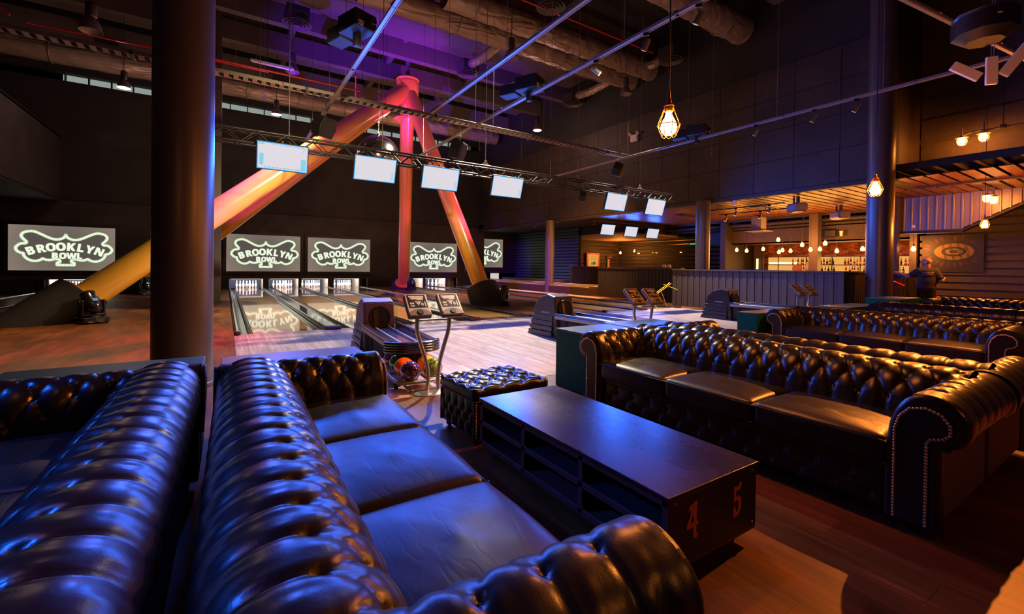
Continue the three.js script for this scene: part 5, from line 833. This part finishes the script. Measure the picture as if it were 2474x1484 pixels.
// bare bulbs on cords: each lamp a thing
let pb0 = null; const bulbMat = glow(L3(1, 0.52, 0.13), 6);
function bareBulb(x, y, z, top, label, k = 1) {
  if (!pb0) { pb0 = thing('bare_bulb_lamp', label, 'lamp', [x, y, z], 0, 'bare hanging bulbs'); part(pb0, 'bulb', bulbGeo(1.7), bulbMat); part(pb0, 'socket', C(0.032, 0.026, 0.08, 14, 0, 0.1, 0), M.black); part(pb0, 'cord', C(0.008, 0.008, 1.1, 6, 0, 0.69, 0), M.black); }
  else copy(pb0, label, [x, y, z]);
  if (k > 0) point(COL.bulb, LIGHT.bulb * k, [x, y - 0.02, z], 4);
}
const bb = [[20.5, 2.32, -11.98, 'deep orange bare bulb, leftmost over the bar, left of the bright post'], [20.5, 2.27, -11.5, 'bare bulb low left of the bright post'], [20.5, 2.33, -10.74, 'bare bulb just right of the bright post'], [19.5, 2.66, -9.6, 'highest bare bulb hanging over the bar'], [21.0, 2.2, -10.3, 'lower one of a close pair of bare bulbs left of the bar middle'], [21.0, 2.28, -10.15, 'upper one of a close pair of bare bulbs left of the bar middle'], [21.4, 2.26, -10.0, 'small bare bulb right of the close pair'], [20.0, 2.44, -8.9, 'starry bare bulb high in the middle of the bar'], [20.5, 2.26, -8.8, 'bare bulb under the starry one at the bar middle'], [20.5, 2.27, -8.45, 'bare bulb left of the bar pillar'], [19.6, 2.45, -7.9, 'large bare bulb in front of the bar pillar'], [20.5, 2.18, -7.85, 'low bare bulb right of the bar pillar'], [20.5, 2.24, -7.0, 'left one of two bare bulbs touching the thick right column'], [20.3, 2.22, -6.8, 'right one of two bare bulbs touching the thick right column'], [20.5, 2.2, -5.5, 'bare bulb in the narrow gap left of the standing person'],
  [22.6, 2.42, -21.4, 'bare bulb in the back lounge, right of the red sign'], [24.0, 2.58, -21.4, 'upper bare bulb of the second lounge pair'], [24.3, 2.46, -21.3, 'lower bare bulb of the second lounge pair'], [25.9, 2.58, -21.4, 'left bare bulb of the third lounge pair'], [26.3, 2.58, -21.4, 'right bare bulb of the third lounge pair'], [29.1, 2.64, -21.4, 'bare bulb in the back lounge, left of the blue-edged column']];
bb.forEach(([x, y, z, l], i) => bareBulb(x, y, z, 3.8, l, [0, 3, 7, 10, 12, 14, 15, 17, 20].includes(i) ? 1.6 : 0));
// services band and ceiling devices
for (const [x, y, r, l] of [[21.7, 3.55, 0.09, 'upper dark service pipe under the timber ceiling'], [21.9, 3.4, 0.07, 'lower blue-lit service pipe under the timber ceiling'], [22.6, 3.6, 0.16, 'fat dark service duct behind the two pipes']]) { const t = thing('service_pipe', l, 'pipe'); part(t, 'pipe_run', bar([x, y, -17], [x, y, -6.2], r, 16), M.slatDark); for (let z = -16; z < -6.5; z += 1.6) part(t, 'pipe_bracket', RB(0.04, 0.5, 0.04, 0.006, x, y + 0.2, z), M.black); }
part(low, 'service_beam', uvm(BB(21.5, 21.6, 3.72, 4, -16.4, -5)), M.slatDark);
for (const [x, y, z, tn, l] of [[15.9, 3.42, -7.25, 0.9, 'grey ceiling projector nearer, under the timber boards'], [19.0, 3.4, -7.2, 0.9, 'grey ceiling projector farther back, under the timber boards']]) { const t = thing('ceiling_projector', l, 'projector', [x, y, z], tn); part(t, 'case', RB(0.62, 0.3, 0.42, 0.09), M.grey); part(t, 'lens', C(0.06, 0.06, 0.04, 18, 0.15, 0, 0.22, Math.PI / 2), M.black); part(t, 'hanger', RB(0.08, 0.24, 0.08, 0.01, -0.05, 0.26, 0), M.black); part(t, 'hanger', RB(0.05, 0.24, 0.05, 0.01, 0.2, 0.26, 0), M.black); }
{ const t = thing('dome_camera', 'small white dome camera under the edge of the timber ceiling', 'camera', [15.25, 3.72, -9.0]); part(t, 'mount', C(0.08, 0.09, 0.07, 20, 0, 0.05, 0), M.white); part(t, 'dome', S(0.08, 0, 0, 0, 18, 12), M.white); }
{ const t = thing('lighting_track', 'thin black lighting track under the timber boards', 'track'); part(t, 'track_channel', bar([15.8, 3.62, -10.8], [15.8, 3.62, -7.6], 0.02, 6), M.black); part(t, 'track_channel', bar([17.3, 3.62, -10.9], [17.3, 3.62, -7.8], 0.02, 6), M.black); for (const [x, z] of [[15.8, -10], [17.3, -9]]) part(t, 'drop_rod', bar([x, 3.62, z], [x, 3.85, z], 0.012, 6), M.black); }
[[15.8, -9.3, 'left lit'], [15.8, -8.1, 'large lit'], [17.3, -10.6, 'far left lit'], [17.3, -9.2, 'middle lit']].forEach(([x, z, w]) => trackSpot(x, 3.62, z, w + ' small spotlight under the timber boards', true, 0.3));
for (const [x, z, l] of [[16.2, -22.5, 'recessed downlight over the raised platform, left'], [15.6, -19.5, 'bright recessed downlight over the raised platform']]) { const t = thing('downlight', l, 'lamp', [x, 3.8, z]); part(t, 'trim_ring', new THREE.TorusGeometry(0.09, 0.02, 8, 24).rotateX(Math.PI / 2), M.black); part(t, 'lens', C(0.085, 0.085, 0.02, 20, 0, 0.01, 0), glow(L3(1, 0.85, 0.7), 2)); }
{ const t = thing('extract_duct', 'square extract duct dropping from the services over the bar', 'duct', [20.2, 3.1, -10.8]); part(t, 'duct_box', uvm(BB(-0.22, 0.22, 0, 0.6, -0.22, 0.22)), M.grey); part(t, 'flange', BB(-0.42, 0.42, -0.03, 0, -0.42, 0.42), M.grey); }
{ const t = thing('wall_speaker', 'small dark speaker on the bar beam', 'speaker', [21.9, 2.95, -8.7]); part(t, 'cabinet', RB(0.25, 0.28, 0.6, 0.02), M.black); part(t, 'side_lamp', C(0.05, 0.07, 0.22, 14, -0.1, -0.03, 0.5), M.white); }
{ const t = thing('exit_sign', 'small green exit sign left of the blue-edged column', 'sign', [25.6, 3.0, -18.0]); part(t, 'sign_box', RB(0.6, 0.2, 0.06, 0.01), M.white); part(t, 'sign_face', new THREE.PlaneGeometry(0.56, 0.17).translate(0, 0, 0.035), glow(L3(0.05, 0.9, 0.3), 1.2)); }
// lounge things
const posterTex = canvasTex(300, 400, (c, w, h) => { c.fillStyle = '#d8501a'; c.fillRect(0, 0, w, h); c.fillStyle = '#e39a3a'; c.fillRect(34, 36, w - 68, h - 76); c.fillStyle = '#7a4a18'; c.fillRect(60, 62, 180, 10); c.fillRect(70, 84, 160, 6); c.fillStyle = '#8a8a3a'; c.fillRect(70, 120, 160, 40); c.fillStyle = '#c9b56a'; c.fillRect(76, 160, 150, 150); c.fillStyle = '#2a2018'; for (const [x, y, a] of [[110, 230, 26], [150, 240, 24], [190, 228, 28]]) { c.beginPath(); c.ellipse(x, y + 30, a * 0.7, 44, 0, 0, 7); c.fill(); c.beginPath(); c.arc(x, y - 24, 12, 0, 7); c.fill(); } c.fillStyle = '#e6d9b0'; c.fillRect(100, 220, 14, 40); });
{ const t = thing('framed_poster', 'glowing orange framed poster on the back lounge wall', 'poster', [21.45, 1.8, -22.85]); part(t, 'frame', RB(1.26, 1.12, 0.06, 0.02, 0, 0, 0), M.redDark); part(t, 'print', new THREE.PlaneGeometry(1.12, 1.0).translate(0, 0, 0.035), std(0x222222, 0.5, 0, { emissive: 0xffffff, emissiveMap: posterTex, emissiveIntensity: 0.9 })); }
{ const t = thing('led_sign', 'small red letter sign right of the orange poster', 'sign', [23.1, 2.1, -22.88]); const tx = canvasTex(256, 64, (c, w, h) => { c.fillStyle = '#160503'; c.fillRect(0, 0, w, h); c.fillStyle = '#ff4a28'; c.font = 'bold 44px monospace'; c.textAlign = 'center'; c.textBaseline = 'middle'; c.fillText('STUDIO', w / 2, h / 2 + 2); }); part(t, 'sign_plate', RB(0.75, 0.22, 0.03, 0.006), M.black); part(t, 'lettering', new THREE.PlaneGeometry(0.72, 0.19).translate(0, 0, 0.018), std(0x111111, 0.5, 0, { emissive: 0xffffff, emissiveMap: tx, emissiveIntensity: 0.9 })); }
{ const t = thing('orange_notice', 'narrow orange upright notice under the red letter sign', 'notice', [22.95, 1.62, -22.86]); part(t, 'notice_board', RB(0.24, 0.72, 0.03, 0.006), M.black); part(t, 'notice_print', new THREE.PlaneGeometry(0.2, 0.68).translate(0, 0, 0.017), glow(L3(0.75, 0.14, 0.03), 0.9)); }
for (const [x, z, l] of [[15.25, -12.0, 'pale round globe on the ledge, left of two'], [15.25, -11.75, 'pale round globe on the ledge, nearest the blue-edged column']]) { const t = thing('globe', l, 'globe', [x, 1.37, z]); part(t, 'globe_ball', S(0.08, 0, 0.07, 0, 20, 14), M.white); part(t, 'globe_foot', C(0.04, 0.03, 0.02, 14, 0, 0.01, 0), M.steelDark); }
// yellow tubular stand leaning by the far foul line
{ const t = thing('yellow_tube_stand', 'sloping yellow tubular ball ramp frame by the far foul line', 'ramp', [12.6, 0, -10.3]); t.scale.set(1, 0.82, 1); for (const s of [-1, 1]) part(t, 'ramp_tube', bar([-0.3, 0.35, s * 0.05], [0.95, 0.98, s * 0.05 - 0.1], 0.018, 10), std(L3(0.8, 0.45, 0.02), 0.35)); part(t, 'cross_tube', bar([0.7, 0.95, -0.2], [0.98, 0.72, 0.2], 0.018), std(L3(0.8, 0.45, 0.02), 0.35)); part(t, 'loop', new THREE.TorusGeometry(0.07, 0.012, 6, 18).rotateY(0.4).translate(0.78, 0.9, -0.05), std(L3(0.8, 0.45, 0.02), 0.35)); part(t, 'grip', bar([0.9, 0.955, -0.14], [1.0, 1.02, -0.15], 0.02), M.white); for (const [x, y] of [[-0.25, 0.37], [0.3, 0.65]]) for (const s of [-1, 1]) part(t, 'stand_leg', bar([x, y, s * 0.04], [x + s * 0.1, 0, s * 0.22], 0.014), std(L3(0.8, 0.45, 0.02), 0.35)); }
// ---------------------------------------------------------------- lights
mons.forEach(([x, y, w]) => rectLight(COL.monitor, LIGHT.monitor, w, 0.5, [x, y, -9.87], [x, y - 1.2, -5.5]));
[16.3, 18.0, 19.7].forEach((x) => rectLight(COL.monitor, LIGHT.backMonitor, 0.9, 0.5, [x, 3.26, -16.22], [x, 2.4, -12]));
// house lamps: high bays over the approach and lanes
for (const [x, y, z, tx, tz, k, c] of [[7.37, 7.75, -11.6, 4.2, -8.2, 1, COL.white], [1.85, 7.75, -16.6, 2.2, -14, 0.2, COL.white], [12.4, 7.75, -11.6, 11.5, -9.0, 0.8, COL.white], [12.4, 7.72, -11.7, 13.2, -17.5, 0.8, COL.warm], [-2.43, 6.2, -12.85, -2.6, -10.2, 0.2, L3(1, 0.58, 0.3)], [7.6, 7.75, -21.7, 7, -19, 0.6, COL.white], [7.2, 7.7, -11.7, 2.6, -15.5, 1.2, COL.white]]) spot(c, LIGHT.bay * k, [x, y, z], [tx, 0, tz], 0.56, 0.8, 5);
// moving heads sweep colour up the legs
spot(COL.magenta, LIGHT.beam * 5.5, [-2.2, 0.75, -12.7], [2.4, 5.6, -16.3], 0.4, 0.8, 4);
spot(COL.purple, LIGHT.beam * 3.5, [-2.5, 0.7, -22.7], [7.0, 10.5, -18], 0.24, 0.8, 4);
spot(COL.red, LIGHT.beam * 0.22, [8.4, 0.75, -22.6], [7.2, 8.2, -20.2], 0.2, 0.8, 4);
spot(L3(0.5, 0.03, 1), LIGHT.beam * 2.5, [8.3, 0.75, -12.6], [7.2, 6.5, -17], 0.3, 0.8, 4);
for (const [x, y, z] of [[-3.2, 7.6, -21.7], [1.81, 7.6, -21.7], [7.6, 7.6, -21.7], [12.3, 7.6, -17]]) point(L3(1, 0.62, 0.5), 9, [x, y, z], 5);  // added dim fill lights at the high bays, lifting the back wall
// added blue wash lamp, unseen, hung outside the picture on the left
{ mover([-5.6, 5.6, -4.6], 1.2, 2.2, 'added moving-head stage light throwing blue from the upper left, outside the picture', L3(0.1, 0.3, 1), true); spot(COL.monitor, 260, [-5.4, 5.9, -4.5], [-0.4, 0.6, -2.0], 0.22, 0.8, 6); }
// track spots warm the steel legs
spot(L3(1, 0.75, 0.4), 110, [1.4, 4.5, -5.35], [1.5, 3.6, -16], 0.42, 0.9, 3);
spot(L3(1, 0.75, 0.4), 90, [5.4, 4.7, -4.7], [7.3, 4.2, -16], 0.3, 0.9, 3);
spot(L3(1, 0.8, 0.66), 300, [5.4, 4.7, -3.8], [1.7, 0.2, -5.0], 0.2, 0.7, 2);
// purple wash on the upper side of the long legs, from an added, unseen head hung by the gallery
{ mover([-5.6, 6.9, -12.6], 1.2, 1.2, 'added moving-head stage light throwing purple from beside the left gallery, outside the picture', COL.purple, true); spot(L3(0.2, 0.0, 1), 2400, [-4.9, 7.3, -12.9], [1.4, 4.2, -16.2], 0.33, 0.9, 4); }
// the strong amber lamp in the octagonal housing
spot(L3(1, 0.26, 0.035), 170, [8.62, 4.42, -1.5], [3.9, 0.2, -1.0], 0.75, 0.5, 1.5);
// red wash on the dark floor round the thick left column
spot(L3(1, 0.05, 0.1), 260, [1.9, 4.75, -12.6], [-0.7, 0, -9.4], 0.32, 0.9, 4);
// pink beam from the fixture under the tray onto the right leg, warm downlights over the raised platform
spot(L3(1, 0.04, 0.9), 700, [10.8, 4.45, -10.75], [7.42, 2.9, -15.2], 0.1, 0.9, 3);
for (const [x, z] of [[16.2, -22.5], [15.6, -19.5]]) spot(L3(1, 0.7, 0.4), 45, [x, 3.74, z], [x - 0.3, 0.4, z], 1.0, 0.6, 4);
// ---------------------------------------------------------------- the standing technician, built from joints as one smooth field
function fieldMesh(f, cx, cy, cz, half, N) {
  const mc = new MarchingCubes(N, M.black, false, false, 400000), h2 = N / 2; mc.isolation = 0;
  for (let k = 0; k < N; k++) for (let j = 0; j < N; j++) for (let i = 0; i < N; i++) mc.field[i + j * N + k * N * N] = -f(cx + (i - h2) / h2 * half, cy + (j - h2) / h2 * half, cz + (k - h2) / h2 * half);
  mc.update(); const n = mc.count, g = new THREE.BufferGeometry();
  g.setAttribute('position', new THREE.BufferAttribute(mc.positionArray.slice(0, n * 3), 3)); g.setAttribute('normal', new THREE.BufferAttribute(mc.normalArray.slice(0, n * 3), 3));
  g.scale(half, half, half).translate(cx, cy, cz); return uvm(g);
}
function cap(a, b, ra, rb, sx = 1, sz = 1) {                       // tapered capsule, optionally flattened
  return (x, y, z) => { const ax = (x - a[0]) / sx, ay = y - a[1], az = (z - a[2]) / sz, bx = (b[0] - a[0]) / sx, by = b[1] - a[1], bz = (b[2] - a[2]) / sz, t = Math.max(0, Math.min(1, (ax * bx + ay * by + az * bz) / (bx * bx + by * by + bz * bz || 1))); return (Math.hypot(ax - bx * t, ay - by * t, az - bz * t) - (ra + (rb - ra) * t)) * Math.min(sx, sz, 1); };
}
const smin = (fs, k) => (x, y, z) => { let d = fs[0](x, y, z); for (let i = 1; i < fs.length; i++) { const e = fs[i](x, y, z), h = Math.max(k - Math.abs(d - e), 0) / k; d = Math.min(d, e) - h * h * k * 0.25; } return d; };
const bones = {
  torso: [cap([0, 0.94, 0], [0, 1.1, 0], 0.125, 0.125, 1.28, 0.86), cap([0, 1.1, 0], [0, 1.3, -0.005], 0.125, 0.14, 1.3, 0.85), cap([-0.15, 1.37, 0], [0.15, 1.37, 0], 0.075, 0.075)],
  neck: [cap([0, 1.38, 0], [0.01, 1.5, 0.02], 0.065, 0.057)],
  armL: [cap([0.17, 1.37, 0], [0.36, 1.22, 0.05], 0.06, 0.044)], foreL: [cap([0.36, 1.22, 0.05], [0.56, 1.325, 0.14], 0.043, 0.028)],
  armR: [cap([-0.17, 1.37, 0], [-0.29, 1.12, -0.05], 0.06, 0.044)], foreR: [cap([-0.29, 1.12, -0.05], [-0.37, 1.17, 0.15], 0.043, 0.028)],
  legs: [-1, 1].flatMap((s) => [cap([s * 0.09, 0.92, 0], [s * 0.1, 0.49, 0.01], 0.098, 0.062), cap([s * 0.1, 0.49, 0.01], [s * 0.11, 0.09, -0.02], 0.06, 0.04), cap([s * 0.11, 0.05, -0.05], [s * 0.13, 0.035, 0.16], 0.045, 0.035)]),
};
{
  const t = thing('person', 'person with shaved head, dark shirt with white back lettering, one hand on the wall', 'person', [15.9, 0, -3.98], 2.02), skin = std(L3(0.50, 0.27, 0.2), 0.55);
  const body = fieldMesh(smin([...bones.torso, ...bones.neck, ...bones.armL, ...bones.foreL, ...bones.armR, ...bones.foreR, ...bones.legs], 0.045), 0, 0.85, 0, 0.9, 120);
  // head turned to the person's left
  const hd = smin([cap([0, 0.03, -0.02], [0, 0.025, 0.02], 0.092, 0.088, 0.88, 1.06), cap([0, -0.03, 0.045], [0, -0.075, 0.06], 0.058, 0.036, 1, 1), cap([0, 0.0, 0.095], [0, -0.03, 0.115], 0.011, 0.016), cap([-0.03, 0.03, 0.082], [0.03, 0.03, 0.082], 0.014, 0.014), cap([-0.085, 0.005, -0.005], [-0.09, -0.03, 0.0], 0.013, 0.009, 1, 1.6), cap([0.085, 0.005, -0.005], [0.09, -0.03, 0.0], 0.013, 0.009, 1, 1.6), cap([-0.018, -0.05, 0.097], [0.018, -0.05, 0.097], 0.008, 0.008), cap([0, -0.06, -0.03], [0, -0.13, -0.03], 0.062, 0.062)], 0.018);
  const head = fieldMesh(hd, 0, -0.01, 0.01, 0.17, 84).applyMatrix4(new THREE.Matrix4().makeRotationY(1.05)).translate(0.012, 1.605, 0.02);
  const hand = (wrist, dir, side, curl) => {                       // palm with four fingers and a thumb
    const d = V(...dir).normalize(), u = V(...side).normalize(), n = d.clone().cross(u), P = (a, b, c) => V(...wrist).addScaledVector(d, a).addScaledVector(u, b).addScaledVector(n, c).toArray(), fs = [cap(P(0, 0, 0), P(0.075, 0, 0), 0.026, 0.034, 1, 1)];
    [[-0.03, 0.07], [-0.01, 0.082], [0.011, 0.077], [0.03, 0.06]].forEach(([o, l]) => { fs.push(cap(P(0.07, o, 0), P(0.085 + l * 0.5, o * 1.1, -curl * 0.3 * l), 0.0095, 0.009), cap(P(0.085 + l * 0.5, o * 1.1, -curl * 0.3 * l), P(0.085 + l * (1 - curl * 0.3), o * 1.15, -curl * l * 0.8), 0.009, 0.0075)); });
    fs.push(cap(P(0.025, -0.025, 0), P(0.06, -0.058, -0.01), 0.012, 0.0105), cap(P(0.06, -0.058, -0.01), P(0.092, -0.066, -0.018), 0.0105, 0.0085));
    const c = P(0.08, 0, 0); return fieldMesh(smin(fs, 0.008), c[0], c[1], c[2], 0.12, 72);
  };
  const hands = [hand([0.56, 1.325, 0.14], [0.85, -0.05, 0.45], [-0.45, 0, 0.85], 0.25), hand([-0.37, 1.17, 0.15], [-0.35, 0.1, 0.9], [0.3, 0.9, 0.0], 0.9)];
  const b = part(t, 'body', join(body, head, ...hands), skin);
  const grow = (fs, e, k = 0.05) => { const f = smin(fs, k); return (x, y, z) => f(x, y, z) - e; };
  const shirtF = grow([...bones.torso, cap([0.17, 1.37, 0], [0.29, 1.275, 0.03], 0.066, 0.062), cap([-0.17, 1.37, 0], [-0.25, 1.2, -0.035], 0.066, 0.062)], 0.02);
  part(b, 'shirt', fieldMesh((x, y, z) => Math.max(shirtF(x, y, z), 0.86 - y, y - 1.465), 0, 1.15, 0, 0.42, 84), std(L3(0.045, 0.042, 0.045), 0.8));
  const trF = grow(bones.legs.filter((_, i) => i % 3 < 2), 0.016); part(b, 'trousers', fieldMesh((x, y, z) => Math.max(trF(x, y, z), y - 0.98, 0.07 - y), 0, 0.52, 0, 0.52, 90), std(L3(0.02, 0.022, 0.035), 0.8));
  for (const s of [-1, 1]) part(b, 'shoe', RB(0.1, 0.09, 0.27, 0.04, s * 0.12, 0.045, 0.05), M.black);
  const tx = canvasTex(512, 256, (c, w, h) => { c.fillStyle = '#3a3639'; c.fillRect(0, 0, w, h); c.fillStyle = '#e6dcdc'; c.textAlign = 'center'; c.font = 'bold 74px sans-serif'; c.fillText('TECHNICIAN', w / 2, 110, 490); c.font = 'bold 46px sans-serif'; c.fillText('BOWL AND STAFF', w / 2, 190, 420); });
  const arc = new THREE.CylinderGeometry(0.2, 0.2, 0.13, 16, 1, true, Math.PI - 0.72, 1.44); arc.scale(1, 1, 0.72).translate(0, 1.315, -0.003); part(b, 'back_print', arc, std(0xffffff, 0.8, 0, { map: tx }), 'white lettering across the shoulders');
}
renderer.render(scene, camera);
